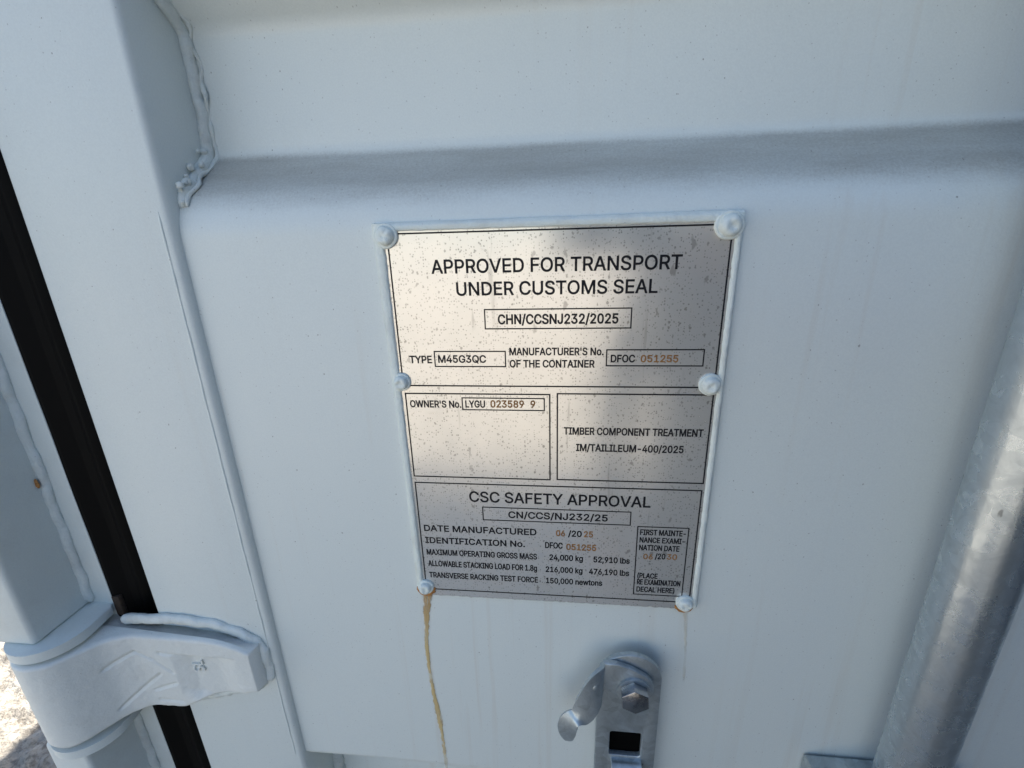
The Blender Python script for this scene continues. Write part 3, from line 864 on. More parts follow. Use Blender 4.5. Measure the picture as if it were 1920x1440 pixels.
# ---------------------------------------------------------------- writing
GLYPHS = {}
for line in '''A943|32,0 396,1000 543,1000 910,0 777,0 564,595 551,634 536,680 519,732 501,791 480,861 456,940 482,940 458,860 437,789 418,729 402,677 387,633 374,595 167,0|216,279 216,391 727,391 727,279
B897|118,0 118,1000 474,1000 539,996 597,984 646,964 688,938 722,906 749,869 767,827 779,783 783,735 780,695 773,660 760,629 700,562 619,524 619,515 651,510 682,499 714,483 743,460 769,432 791,399 808,361 818,317 821,268 818,219 806,173 787,131 759,94 722,62 677,35 623,16 558,4 485,0|245,112 481,112 552,117 607,132 648,157 676,189 693,226 699,268 696,301 687,332 673,361 654,388 630,410 601,429 567,443 530,451 488,454 245,454|245,561 468,561 503,563 536,570 566,582 593,598 616,618 635,642 649,669 658,699 660,732 655,773 640,811 614,843 578,868 531,883 472,888 245,888
C1003|526,-13 442,-6 366,14 295,49 233,96 180,156 137,227 105,308 86,399 79,499 86,600 105,691 137,773 180,844 233,903 295,951 366,986 442,1006 526,1013 575,1011 623,1004 669,991 712,974 753,952 790,926 824,896 854,861 880,822 902,780 918,734 930,685 803,685 765,776 702,842 620,883 526,896 466,891 411,875 361,850 316,814 277,769 246,715 222,652 208,580 203,499 208,419 222,347 246,284 278,230 316,185 361,150 412,124 467,109 526,104 620,118 702,158 765,225 803,315 930,315 918,266 902,220 881,178 855,140 825,105 791,74 753,48 713,26 669,9 623,-3 576,-11
D987|430,0 189,0 189,112 422,112 499,117 567,133 625,159 674,194 714,239 745,293 767,355 780,425 785,502 780,578 767,647 745,709 715,762 676,806 628,842 572,867 507,883 434,888 183,888 183,1000 443,1000 536,993 619,973 693,940 757,895 810,838 852,769 883,689 901,601 907,502 901,403 883,313 852,233 809,164 755,106 689,60 613,27 527,7|245,1000 245,0 118,0 118,1000
E823|118,0 118,1000 732,1000 732,888 245,888 245,562 699,562 699,450 245,450 245,112 738,112 738,0
F806|118,0 118,1000 726,1000 726,888 245,888 245,547 681,547 681,435 245,435 245,0
G1023|528,-13 443,-6 365,14 294,49 231,97 179,156 136,227 104,309 85,399 79,499 85,600 104,691 136,773 179,844 231,903 293,951 362,986 438,1006 521,1013 572,1011 622,1003 669,990 714,972 755,950 793,922 827,891 857,857 883,818 904,777 921,733 932,685 802,685 761,773 700,839 620,882 521,896 464,891 410,876 360,850 315,815 277,770 246,715 222,652 208,580 203,499 208,419 222,348 246,285 278,231 317,186 362,150 413,125 469,109 528,104 582,108 632,120 678,140 718,167 751,201 779,242 799,289 811,341 815,398 854,391 556,391 556,503 940,503 940,393 934,315 916,243 886,179 846,122 798,75 740,37 676,9 605,-8
H1016|118,0 118,1000 245,1000 245,568 771,568 771,1000 898,1000 898,0 771,0 771,456 245,456 245,0
I591|61,0 61,112 232,112 232,888 61,888 61,1000 530,1000 530,888 359,888 359,112 530,112 530,0
J779|364,-13 281,-5 209,21 148,64 102,124 74,197 65,286 65,340 192,340 192,286 197,229 213,183 239,146 274,119 315,103 364,98 411,103 453,119 487,146 513,183 529,229 534,286 534,1000 661,1000 661,286 652,197 624,124 578,64 518,21 446,-5
K917|205,286 205,425 273,513 343,596 416,677 715,1000 881,1000 454,542 448,543|118,0 118,1000 245,1000 245,657 244,442 245,380 245,0|732,0 369,509 448,608 882,0
L772|118,0 118,1000 245,1000 245,112 710,112 710,0
M1235|118,0 118,1000 298,1000 545,368 565,312 588,241 612,165 632,96 604,96 625,162 649,238 672,311 693,368 936,1000 1116,1000 1116,0 991,0 991,572 992,643 993,725 995,812 997,899 1008,899 978,805 947,713 919,633 896,572 672,0 562,0 335,572 313,631 285,710 254,801 220,899 234,899 236,818 238,731 239,646 240,572 240,0
N1029|118,0 118,1000 268,1000 674,359 713,296 762,210 813,108 796,105 788,213 785,309 784,383 784,1000 911,1000 911,0 760,0 397,570 349,650 291,749 268,790 241,836 211,889 234,892 240,754 244,645 246,572 246,0
O1048|525,-13 442,-6 366,14 296,49 233,96 181,156 137,227 105,308 86,399 79,499 86,600 105,691 137,773 181,844 233,903 296,951 366,986 442,1006 525,1013 608,1006 684,986 754,951 816,903 869,844 912,773 944,691 963,600 969,499 963,399 944,308 912,227 869,156 816,96 754,49 684,14 608,-6|525,104 583,109 637,124 687,149 732,184 771,229 803,283 827,347 841,419 846,499 841,581 827,653 803,717 771,771 732,816 687,851 637,876 583,891 525,896 467,891 413,876 362,850 317,815 278,770 246,716 222,653 208,580 203,499 208,419 222,347 246,284 278,229 317,185 362,150 413,124 467,109
P874|118,0 118,1000 462,1000 535,995 599,981 653,958 699,927 737,889 766,845 787,795 799,741 803,683 799,626 787,572 766,522 737,477 699,439 653,407 599,384 535,370 462,365 215,365 215,477 457,477 506,479 548,488 584,503 613,523 637,548 655,577 667,610 675,645 677,683 675,722 667,757 655,789 637,818 613,842 584,862 548,877 505,886 456,889 245,889 245,0
Q1048|482,313 615,313 726,166 754,128 921,-94 788,-94 679,52 651,90|525,-13 442,-6 366,14 296,49 233,96 181,156 137,227 105,308 86,399 79,499 86,600 105,691 137,773 181,844 233,903 296,951 366,986 442,1006 525,1013 608,1006 684,986 754,951 816,903 869,844 912,773 944,691 963,600 969,499 963,399 944,308 912,227 869,156 816,96 754,49 684,14 608,-6|525,104 583,109 637,124 687,149 732,184 771,229 803,283 827,347 841,419 846,499 841,581 827,653 803,717 771,771 732,816 687,851 637,876 583,891 525,896 467,891 413,876 362,850 317,815 278,770 246,716 222,653 208,580 203,499 208,419 222,347 246,284 278,229 317,185 362,150 413,124 467,109
R883|118,0 118,1000 464,1000 536,996 600,982 655,960 701,931 738,894 767,851 788,803 801,750 805,692 801,634 788,582 767,534 738,491 701,456 654,427 599,406 536,393 464,389 189,389 189,501 459,501 508,504 550,512 585,524 615,542 638,564 656,591 669,621 676,655 679,692 676,730 669,765 656,796 638,823 614,846 585,864 549,878 507,886 458,889 245,889 245,0|694,0 452,450 595,450 841,0
S878|440,-17 370,-13 307,-2 251,18 201,45 159,78 126,118 100,163 83,214 75,268 205,268 212,232 224,200 243,172 266,149 295,130 327,115 440,97 484,99 524,106 562,118 596,135 624,156 648,181 665,209 676,240 679,274 676,304 667,330 653,352 582,402 481,437 361,470 285,497 221,529 169,568 132,615 110,670 102,732 107,786 122,836 147,880 181,919 222,952 270,979 325,998 383,1010 446,1013 510,1010 568,998 621,978 668,952 708,920 741,882 766,839 782,793 788,743 663,743 652,789 629,828 594,860 550,883 499,897 442,901 401,899 363,892 329,880 299,864 273,845 253,822 238,796 229,768 226,738 230,706 240,679 257,656 333,606 417,577 519,549 612,518 705,467 776,388 791,354 800,316 803,272 798,220 784,170 760,125 727,84 685,49 636,21 578,0 512,-13
T882|62,888 62,1000 819,1000 819,888 505,888 505,0 379,0 379,888
U1017|509,-16 433,-11 365,4 303,30 248,65 203,107 166,157 140,213 123,274 118,340 118,1000 244,1000 244,350 248,304 259,261 277,222 301,187 331,158 368,134 410,116 457,105 509,101 561,105 608,116 650,134 686,158 716,187 740,222 758,261 768,304 772,350 772,1000 899,1000 899,340 893,274 877,213 850,157 814,107 768,65 714,30 653,4 584,-11
V943|401,0 32,1000 166,1000 378,405 391,368 406,323 423,270 442,209 464,139 487,60 461,60 485,141 506,211 525,271 542,323 556,368 569,405 776,1000 910,1000 546,0
W1349|305,0 32,1000 162,1000 321,385 345,286 367,184 387,78 372,78 393,184 415,286 440,385 602,1000 746,1000 907,385 933,286 956,184 977,78 960,78 981,184 1003,286 1028,385 1186,1000 1316,1000 1042,0 895,0 723,635 691,769 660,934 687,934 658,776 625,635 453,0
X932|36,0 427,559 427,464 58,1000 205,1000 350,787 401,710 439,647 479,574 456,574 495,646 534,710 587,787 734,1000 877,1000 509,470 509,564 896,0 750,0 574,254 528,324 491,384 453,454 481,454 443,386 405,326 357,254 180,0
Y928|400,0 400,409 32,1000 179,1000 378,677 437,574 491,453 440,453 494,576 551,677 749,1000 895,1000 527,409 527,0
Z862|82,0 82,91 538,757 602,846 670,935 684,893 561,889 438,888 79,888 79,1000 780,1000 780,907 332,253 263,158 191,65 177,107 299,111 421,112 785,112 785,0
0891|446,-13 375,-7 312,14 255,47 207,94 167,152 135,223 112,305 99,397 94,499 99,602 113,694 136,776 168,847 208,906 256,952 312,986 375,1007 446,1013 516,1007 579,986 635,952 683,906 723,847 755,776 778,694 792,602 797,499 792,397 778,305 755,223 724,152 684,94 636,47 580,14 516,-7|446,97 492,103 534,118 570,145 602,181 628,227 649,283 664,347 673,419 676,499 673,581 664,653 649,717 628,773 602,819 570,855 534,882 492,898 446,903 399,898 357,882 320,855 289,819 263,773 242,717 227,653 218,581 215,499 218,419 227,347 242,283 263,227 289,181 320,145 357,118 399,103
1891|150,0 150,107 768,107 768,0|542,1000 542,0 417,0 417,881 411,881 169,703 169,839 390,1000
2891|126,0 126,93 460,450 496,488 528,523 555,555 611,642 630,730 627,764 618,795 605,823 586,847 564,867 537,883 507,894 475,901 440,903 402,901 369,893 339,880 312,862 290,839 273,813 260,782 252,749 250,711 129,711 133,769 147,822 169,869 200,912 237,947 281,976 331,997 384,1009 442,1013 500,1009 553,997 601,976 644,948 680,915 710,875 732,831 745,783 749,732 729,624 713,588 690,550 660,508 624,463 578,411 525,353 300,119 300,111 765,111 765,0
3891|428,-13 369,-10 313,1 261,19 213,44 172,75 138,113 111,156 94,205 86,259 215,259 221,226 232,197 249,171 270,149 295,131 325,116 430,98 469,100 506,108 541,119 571,136 597,157 618,183 634,212 644,246 647,285 644,320 635,354 621,386 601,414 574,439 540,459 499,474 451,484 395,487 308,487 308,588 566,881 566,889 137,889 137,1000 732,1000 732,905 415,547 415,568 486,570 549,562 606,542 655,514 696,479 729,437 753,390 768,339 772,285 768,229 753,177 728,130 695,88 655,53 607,24 553,3 493,-9
4891|78,207 78,311 485,1000 611,1000 213,326 213,319 812,319 812,207|554,0 554,238 554,287 554,624 674,624 674,0
5891|435,-13 377,-10 324,2 275,22 231,48 194,80 163,118 139,161 124,207 117,256 240,256 245,227 256,200 271,175 341,118 435,98 474,101 510,111 543,127 572,148 597,174 617,205 632,240 641,278 644,319 641,360 632,399 616,435 596,466 570,493 540,515 506,531 469,541 428,544 329,528 252,483 132,497 189,1000 720,1000 720,889 296,889 263,593 268,593 349,639 451,656 495,653 538,645 578,631 615,612 648,589 678,561 705,529 727,493 745,454 758,412 766,368 768,321 764,259 749,201 725,149 693,102 653,62 607,30 554,6 497,-9
6891|445,-13 385,-9 330,5 280,29 235,61 197,100 166,146 143,199 129,256 125,318 128,367 139,417 157,470 183,527 221,594 270,669 496,1000 633,1000 297,513 286,513 324,565 385,603 462,617 520,613 573,600 621,579 663,550 698,514 727,471 748,423 760,368 764,309 760,249 746,193 723,143 692,98 654,59 609,28 559,5 504,-9|445,95 482,98 517,108 548,123 575,144 599,169 618,199 632,233 641,269 644,309 641,349 632,386 618,419 599,449 575,474 548,494 517,509 482,518 445,521 408,518 373,510 342,495 314,474 290,450 271,420 257,387 248,351 246,311 248,271 257,234 271,200 290,170 314,144 342,123 373,108 408,98
7891|191,0 636,881 636,889 122,889 122,1000 768,1000 768,882 324,0
8891|445,-13 380,-9 321,3 266,22 219,49 178,82 146,121 121,166 107,214 102,266 105,307 113,346 128,384 147,418 171,448 199,474 230,495 264,511 300,520 300,525 254,542 215,569 182,605 158,648 143,696 138,748 143,797 156,842 178,884 208,921 244,953 287,979 335,998 388,1010 445,1013 501,1010 554,998 602,979 644,953 681,921 710,884 733,842 746,797 750,748 745,696 731,649 706,605 674,569 635,542 591,525 591,520 626,511 659,495 690,474 718,448 742,418 761,384 776,346 785,307 788,266 783,214 768,166 744,121 711,82 671,49 623,22 569,3 509,-9|445,97 487,99 526,106 560,118 590,135 615,155 635,180 650,208 659,239 662,272 659,308 649,341 634,371 612,397 587,420 556,438 522,452 485,460 445,462 404,460 367,452 333,438 302,420 276,397 255,371 239,341 230,308 227,272 230,239 239,208 253,180 274,155 299,135 329,118 364,106 402,99|445,569 479,571 510,579 539,590 564,606 586,626 604,650 617,677 625,706 628,738 625,770 617,800 605,826 587,849 566,868 541,884 512,895 480,902 445,904 410,902 378,895 349,884 323,868 302,849 284,826 271,800 264,770 261,738 264,706 271,677 284,650 302,626 323,606 349,590 379,579 410,571
9891|444,1013 504,1009 559,995 610,971 654,939 692,900 723,854 746,801 760,744 764,682 761,633 750,583 733,530 706,473 668,406 619,331 394,0 256,0 593,487 604,487 565,435 505,397 428,383 370,387 317,400 269,421 227,450 192,486 163,529 142,577 129,632 125,691 129,752 143,807 166,858 198,903 235,941 280,972 330,995 385,1009|444,905 408,902 374,892 342,877 314,856 291,831 272,801 258,767 249,731 246,691 249,651 258,614 272,581 291,551 314,526 342,506 374,491 408,482 444,479 482,482 516,490 548,505 575,526 599,550 618,580 632,613 641,649 644,689 641,729 632,766 618,800 599,830 576,856 548,877 517,892 482,902
/490|462,1047 140,-150 28,-150 350,1047
-891|662,481 662,369 224,369 224,481
.369|187,-9 164,-6 143,3 124,17 109,36 100,57 97,81 100,104 109,126 124,144 143,159 164,168 187,170 211,168 232,159 251,144 266,126 274,104 277,81 274,57 266,36 251,17 232,3 211,-6
,369|74,-235 133,140 269,140 166,-235
'405|153,624 138,1000 266,1000 252,624
(537|175,406 178,481 185,557 198,636 259,867 286,938 315,1002 347,1060 464,1060 375,842 317,616 306,543 300,473 297,406 315,225 370,32 397,-38 428,-111 464,-189 347,-189 295,-91 252,7 219,107 195,208 180,307
)537|73,-189 110,-110 142,-35 169,35 222,229 240,406 237,473 231,543 219,616 162,842 73,1060 190,1060 222,1002 251,938 279,867 340,636 352,557 359,480 362,406 357,306 342,205 317,105 284,5 241,-93 190,-189
a765|314,-17 268,-14 226,-5 186,10 150,30 119,56 94,88 75,124 63,166 60,212 63,252 71,287 85,316 104,341 126,362 152,380 246,414 350,432 392,438 429,442 459,446 521,462 533,471 539,484 542,501 542,505 524,583 471,633 446,643 417,648 385,650 293,634 231,591 197,538 81,572 100,615 125,650 154,680 187,704 223,724 261,738 381,756 470,746 562,708 589,688 613,661 634,630 649,591 659,546 662,494 662,0 544,0 544,102 536,102 495,48 423,2 391,-8 355,-15|335,89 377,92 415,101 448,115 476,135 499,157 518,183 531,211 539,241 542,271 542,373 510,358 455,346 394,337 345,330 264,312 203,274 191,255 183,233 181,206 200,142 255,103
b834|451,-16 408,-13 371,-6 339,7 271,61 232,115 220,115 220,0 103,0 103,1000 223,1000 223,628 232,628 270,680 337,733 369,745 406,753 450,756 510,750 565,735 615,709 659,673 697,628 727,575 749,514 763,446 767,371 763,296 749,228 727,166 697,113 660,68 616,32 566,5 511,-11|433,92 477,96 515,108 549,129 578,156 602,190 621,229 634,273 642,321 645,372 642,423 634,470 621,513 603,552 579,585 550,612 516,632 477,644 433,648 389,644 351,633 317,613 288,587 264,555 246,517 232,473 224,425 221,372 224,319 232,270 246,226 265,187 289,154 318,128 352,108 390,96
e794|417,-16 348,-11 285,5 230,32 182,69 142,113 109,167 86,227 72,294 67,367 72,441 86,508 109,569 140,624 179,669 226,706 280,734 339,750 403,756 522,735 560,719 595,697 628,670 657,637 682,599 702,554 717,503 726,445 730,381 730,333 147,333 147,434 664,434 609,397 606,445 598,488 585,528 567,563 544,593 516,617 483,635 446,645 403,649 360,645 322,634 288,616 258,592 234,563 214,530 200,493 191,455 189,415 189,349 192,297 201,250 217,209 239,173 265,144 297,121 333,104 373,94 417,91 499,104 561,143 601,207 717,179 703,142 684,108 659,77 629,50 594,27 555,9 513,-5 466,-13
g836|407,-296 354,-294 306,-286 263,-274 225,-259 191,-239 162,-216 99,-136 199,-80 239,-130 303,-173 333,-183 367,-189 407,-191 463,-186 513,-172 555,-148 587,-113 606,-68 612,-11 612,134 602,134 563,82 496,31 464,19 427,12 383,9 325,14 271,28 221,52 177,85 139,127 108,177 85,236 72,302 67,376 72,449 85,516 108,577 139,629 176,673 221,709 271,735 326,750 385,756 429,753 467,746 498,733 566,680 605,627 615,627 615,746 732,746 732,-17 727,-78 713,-131 689,-177 656,-214 617,-244 571,-267 520,-283 465,-293|403,116 446,120 484,130 518,148 547,172 571,202 590,238 603,280 611,327 614,379 611,430 603,476 590,519 571,556 548,588 519,614 485,633 446,644 403,648 359,644 319,632 285,612 256,586 232,554 213,516 200,474 192,428 189,379 192,328 200,282 214,241 233,204 257,174 286,149 320,131 359,120
k748|216,268 216,416 237,416 559,746 708,746 362,392 348,392|103,0 103,1000 223,1000 223,0|578,0 291,365 376,450 732,0
l372|274,-5 221,0 178,15 145,40 122,73 108,115 103,166 103,1000 223,1000 223,194 225,163 229,140 236,122 248,111 265,104 287,102 315,103 334,107 355,5 318,-2
n805|223,446 223,0 103,0 103,746 219,746 220,565 201,565 227,627 260,676 299,712 344,736 393,751 447,756 495,752 540,742 580,724 615,700 645,669 669,631 688,585 698,532 702,472 702,0 582,0 582,462 577,516 562,562 537,598 503,625 461,642 413,647 378,644 346,637 316,624 289,606 267,583 248,556 235,523 226,487
o816|407,-16 343,-11 283,5 230,32 182,69 142,114 110,167 86,228 72,295 67,368 72,443 86,511 110,572 142,626 182,671 230,707 283,734 343,750 407,756 473,750 533,734 587,707 634,671 674,626 706,572 730,511 744,443 749,368 744,295 730,228 706,167 674,114 634,69 587,32 533,5 473,-11|407,91 455,96 496,108 531,130 561,158 585,192 604,231 617,274 625,320 628,368 625,417 617,464 604,507 585,547 561,581 531,610 496,631 455,644 407,648 361,644 320,631 285,610 256,581 232,547 213,508 200,464 192,418 189,368 192,320 200,274 213,231 232,192 256,158 285,130 320,108 361,96
s717|358,-16 308,-14 262,-6 220,7 183,24 150,47 121,74 98,107 81,144 70,185 185,209 198,172 218,142 244,118 276,102 314,93 356,89 405,93 446,104 481,122 506,146 522,173 527,202 524,227 515,248 499,267 478,282 450,295 417,305 293,334 231,353 181,378 142,409 114,446 98,489 92,538 96,579 108,617 128,652 155,682 188,707 226,728 270,743 317,753 368,756 416,753 460,745 499,732 533,715 563,693 588,667 637,570 527,545 515,572 499,597 477,620 449,639 412,650 368,654 326,650 289,640 257,623 233,600 218,574 213,545 217,519 227,497 244,478 267,463 299,449 338,438 451,411 513,392 563,368 602,337 629,300 646,258 651,209 647,167 635,128 614,93 586,61 552,34 511,13 464,-3 413,-13
t447|401,746 401,643 13,643 13,746|128,926 248,926 248,192 250,162 256,138 267,120 284,108 306,100 335,98 364,100 397,105 419,3 377,-5 331,-8 271,-2 221,14 181,42 151,80 133,127 128,183
w1115|270,0 44,746 171,746 262,420 302,268 344,81 324,81 365,265 405,420 495,746 622,746 711,420 750,267 791,81 769,81 812,266 852,420 944,746 1070,746 844,0 724,0 627,338 599,442 571,551 544,664 571,664 544,551 516,442 487,338 391,0
 369|
'''.split('\n'):
    if not line: continue
    ch = line[0]; part = line[1:].split('|')
    GLYPHS[ch] = (int(part[0]), [[tuple(map(int, q.split(','))) for q in s.split(' ')] for s in part[1:] if s])
# text, left, right, base line, capital height (mm from the plate's centre), stamped or printed
ROWS = [('APPROVED FOR TRANSPORT', -73.76, 73.81, 108.74, 8.33, 0),
('UNDER CUSTOMS SEAL', -59.13, 61.03, 95.25, 8.28, 0),
('CHN/CCSNJ232/2025', -34.2, 39.27, 77.26, 6.34, 0),
('TYPE', -93.17, -78.21, 52.03, 5.2, 0),
('M45G3QC', -74.13, -42.72, 52.39, 5.15, 0),
("MANUFACTURER'S No.", -27.65, 31.19, 57.37, 5.02, 0),
('OF THE CONTAINER', -27.72, 25.86, 49.35, 5.08, 0),
('DFOC', 35.59, 50.4, 52.83, 4.96, 0),
('051255', 53.72, 76.36, 52.86, 4.75, 1),
("OWNER'S No.", -95.95, -60.86, 21.18, 5.15, 0),
('LYGU', -58.16, -44.82, 21.45, 5.18, 0),
('023589', -41.32, -19.07, 21.66, 5.25, 1),
('9', -14.88, -11.63, 21.59, 5.22, 1),
('TIMBER COMPONENT TREATMENT', 6.81, 95.9, 3.03, 5.38, 0),
('IM/TAILILEUM-400/2025', 15.1, 84.68, -8.98, 5.44, 0),
('CSC SAFETY APPROVAL', -59.72, 66.38, -50.93, 8.69, 0),
('CN/CCS/NJ232/25', -32.14, 37.97, -63.3, 5.63, 0),
('DATE MANUFACTURED', -95.27, -12.07, -77.25, 5.52, 0),
('IDENTIFICATION No.', -95.3, -20.6, -87.83, 5.45, 0),
('MAXIMUM OPERATING GROSS MASS', -95.2, -11.93, -98.31, 5.21, 0),
('ALLOWABLE STACKING LOAD FOR 1.8g', -94.89, -12.05, -108.71, 5.36, 0),
('TRANSVERSE RACKING TEST FORCE', -94.98, -11.46, -119.32, 5.22, 0),
('06', 1.83, 8.33, -77.26, 5.19, 1),
('/20', 10.45, 20.2, -77.06, 5.18, 0),
('25', 21.56, 28.16, -77.07, 5.16, 1),
('DFOC', -6.0, 6.72, -87.8, 5.31, 0),
('051255', 9.22, 30.74, -88.64, 5.42, 1),
('24,000 kg', -2.94, 21.43, -98.17, 5.16, 0),
('52,910 lbs', 28.92, 54.79, -98.37, 5.2, 0),
('216,000 kg', -5.74, 21.36, -109.02, 5.17, 0),
('476,190 lbs', 25.99, 54.95, -109.18, 5.22, 0),
('150,000 newtons', -5.6, 35.94, -119.24, 5.16, 0),
('FIRST MAINTE-', 60.6, 91.68, -73.24, 4.73, 0),
('NANCE EXAMI-', 60.59, 91.51, -79.58, 4.61, 0),
('NATION DATE', 60.59, 88.43, -86.05, 4.72, 0),
('06', 63.9, 70.65, -93.57, 4.8, 1),
('/20', 72.0, 79.31, -93.15, 4.92, 0),
('30', 80.24, 87.35, -93.15, 4.77, 1),
('(PLACE', 60.74, 75.12, -110.37, 4.71, 0),
('RE EXAMINATION', 60.75, 91.51, -116.08, 4.85, 0),
('DECAL HERE)', 60.73, 87.92, -122.67, 4.81, 0)]
BOXES = [(-42.25, 46.79, 74.53, 86.61), (-76.27, -30.26, 49.93, 60.0), (33.04, 91.11, 50.63, 60.91), (-60.1, -5.79, 19.94, 28.34), (-50.41, 53.54, -65.57, -54.94), (58.83, 93.32, -124.96, -66.37), (-98.38, -2.25, -31.25, 31.15), (2.67, 99.34, -30.89, 31.79), (-98.24, 98.96, -130.13, -36.38), (-99.16, 99.32, 36.7, 132.58)]
def glyph_faces(loops):
    """non-zero filled triangles of one glyph's outlines (they may overlap)."""
    pts, ed = [], []
    for s in loops:
        o = len(pts); n = len(s)
        pts += [Vector(p) for p in s]
        ed += [(o+i, o+(i+1) % n) for i in range(n)]
    V, _, F, _, _, _ = geometry.delaunay_2d_cdt(pts, ed, [], 0, 1e-9)
    keep = []
    for f in F:
        c = sum((V[i] for i in f), Vector((0, 0)))/len(f)
        w = 0
        for a, b in ed:
            p, q = pts[a], pts[b]
            if (p.y > c.y) != (q.y > c.y) and c.x < (q.x-p.x)*(c.y-p.y)/(q.y-p.y)+p.x: w += 1 if q.y > p.y else -1
        if w * WIND > 0: keep.append(f)
    return V, keep
def area2(s): return sum(s[i-1][0]*s[i][1]-s[i][0]*s[i-1][1] for i in range(len(s)))
WIND = 1 if area2(GLYPHS['I'][1][0]) > 0 else -1
def flat_text(txt, xl, xr, zb, cap, grow, ext=0.0):
    pen = 0; glyphs = []
    for ch in txt:
        adv, ss = GLYPHS[ch]
        if ss: glyphs.append([[(pen+a, b) for a, b in s] for s in ss])
        pen += adv
    lo = min(a for g in glyphs for s in g for a, b in s); hi = max(a for g in glyphs for s in g for a, b in s)
    sx = (xr-xl-2*grow)/(hi-lo); sz = (cap-2*grow)/1000
    v, f = [], []
    for g in glyphs:
        loops = []
        for s in g:
            pts = [Vector(((a-lo)*sx+xl+grow, b*sz+zb+grow)) for a, b in s]
            n = len(pts); out = []
            for i, p in enumerate(pts):
                a = (p-pts[i-1]).normalized(); b = (pts[(i+1) % n]-p).normalized()
                na, nb = Vector((a.y, -a.x))*WIND, Vector((b.y, -b.x))*WIND
                m = na+nb
                m = m.normalized()/max(.62, m.length/2) if m.length > .05 else na
                out.append((p+m*grow)*1000)                     # millimetres while filling
            loops.append(out)
        V, F = glyph_faces(loops)
        o = len(v)
        v += [(q.x*.001, q.y*.001, 0) for q in V]
        f += [tuple(o+i for i in t) for t in F]
    me = bpy.data.meshes.new('t')
    me.from_pydata(v, [], f)
    if ext:
        bm = bmesh.new(); bm.from_mesh(me)
        bmesh.ops.recalc_face_normals(bm, faces=bm.faces)
        r = bmesh.ops.extrude_face_region(bm, geom=list(bm.faces))
        for q in r['geom']:
            if isinstance(q, bmesh.types.BMVert): q.co.z += ext*2
        bmesh.ops.recalc_face_normals(bm, faces=bm.faces)
        bm.to_mesh(me); bm.free()
    return me
for txt, xl, xr, zb, cap, st in ROWS:
    k = .001
    grow = cap*k*(.042 if st else .028 if cap > 7 else .042)
    jig = random.uniform(-.15, .15)*k if st else 0
    me = flat_text(txt, xl*k, xr*k, zb*k+jig, cap*k, grow)
    for v in me.vertices: v.co = Vector((v.co.x, -.00198, v.co.y))
    me.name = 'stamped_digits' if st else 'lettering'
    link(me.name, me, M_BRONZE if st else M_INK, SHEET)
for i, (x0, x1, z0, z1) in enumerate(BOXES):
    w = .00095 if i > 5 else .0008
    k = .001
    x0, x1, z0, z1 = x0*k, x1*k, z0*k, z1*k
    v = []
    for d in (-w/2, w/2): v += [(x0+d, -.00197, z0+d), (x1-d, -.00197, z0+d), (x1-d, -.00197, z1-d), (x0+d, -.00197, z1-d)]
    pydata('printed_frame', v, [(j, (j+1) % 4, 4+(j+1) % 4, 4+j) for j in range(4)], M_INK, SHEET)

# raised foundry letters on the hinge blade, read upwards
me = flat_text('SL', 0, .0132, 0, .0104, .0, .0006)
ct, st_ = cos(radians(92)), sin(radians(92))
for v in me.vertices:
    x, z = v.co.x, v.co.y
    v.co = Vector((-.2950+x*ct-z*st_, -.0158-v.co.z, -.2180+x*st_+z*ct))
me.name = 'foundry_letters'
link('foundry_letters', me, M_HINGE, HINGE)

# ---------------------------------------------------------------- the photographer and the phone (seen mirrored in the plate)
def skin_mesh(joints, bones, sub=2):
    me = bpy.data.meshes.new('tmp')
    idx = {k: i for i, k in enumerate(joints)}
    me.from_pydata([joints[k][0] for k in joints], [(idx[a], idx[b]) for a, b in bones], [])
    o = bpy.data.objects.new('tmp', me)
    COL.objects.link(o)
    sk = o.modifiers.new('s', 'SKIN'); sk.use_smooth_shade = True
    if not me.skin_vertices: me.skin_vertices.new()
    for k, i in idx.items():
        r = joints[k][1]
        me.skin_vertices[0].data[i].radius = r if isinstance(r, tuple) else (r, r)
        me.skin_vertices[0].data[i].use_root = (k == list(joints)[0])
    sb = o.modifiers.new('d', 'SUBSURF'); sb.levels = sub; sb.render_levels = sub
    out = bpy.data.meshes.new_from_object(o.evaluated_get(bpy.context.evaluated_depsgraph_get()))
    bpy.data.objects.remove(o); bpy.data.meshes.remove(me)
    return out

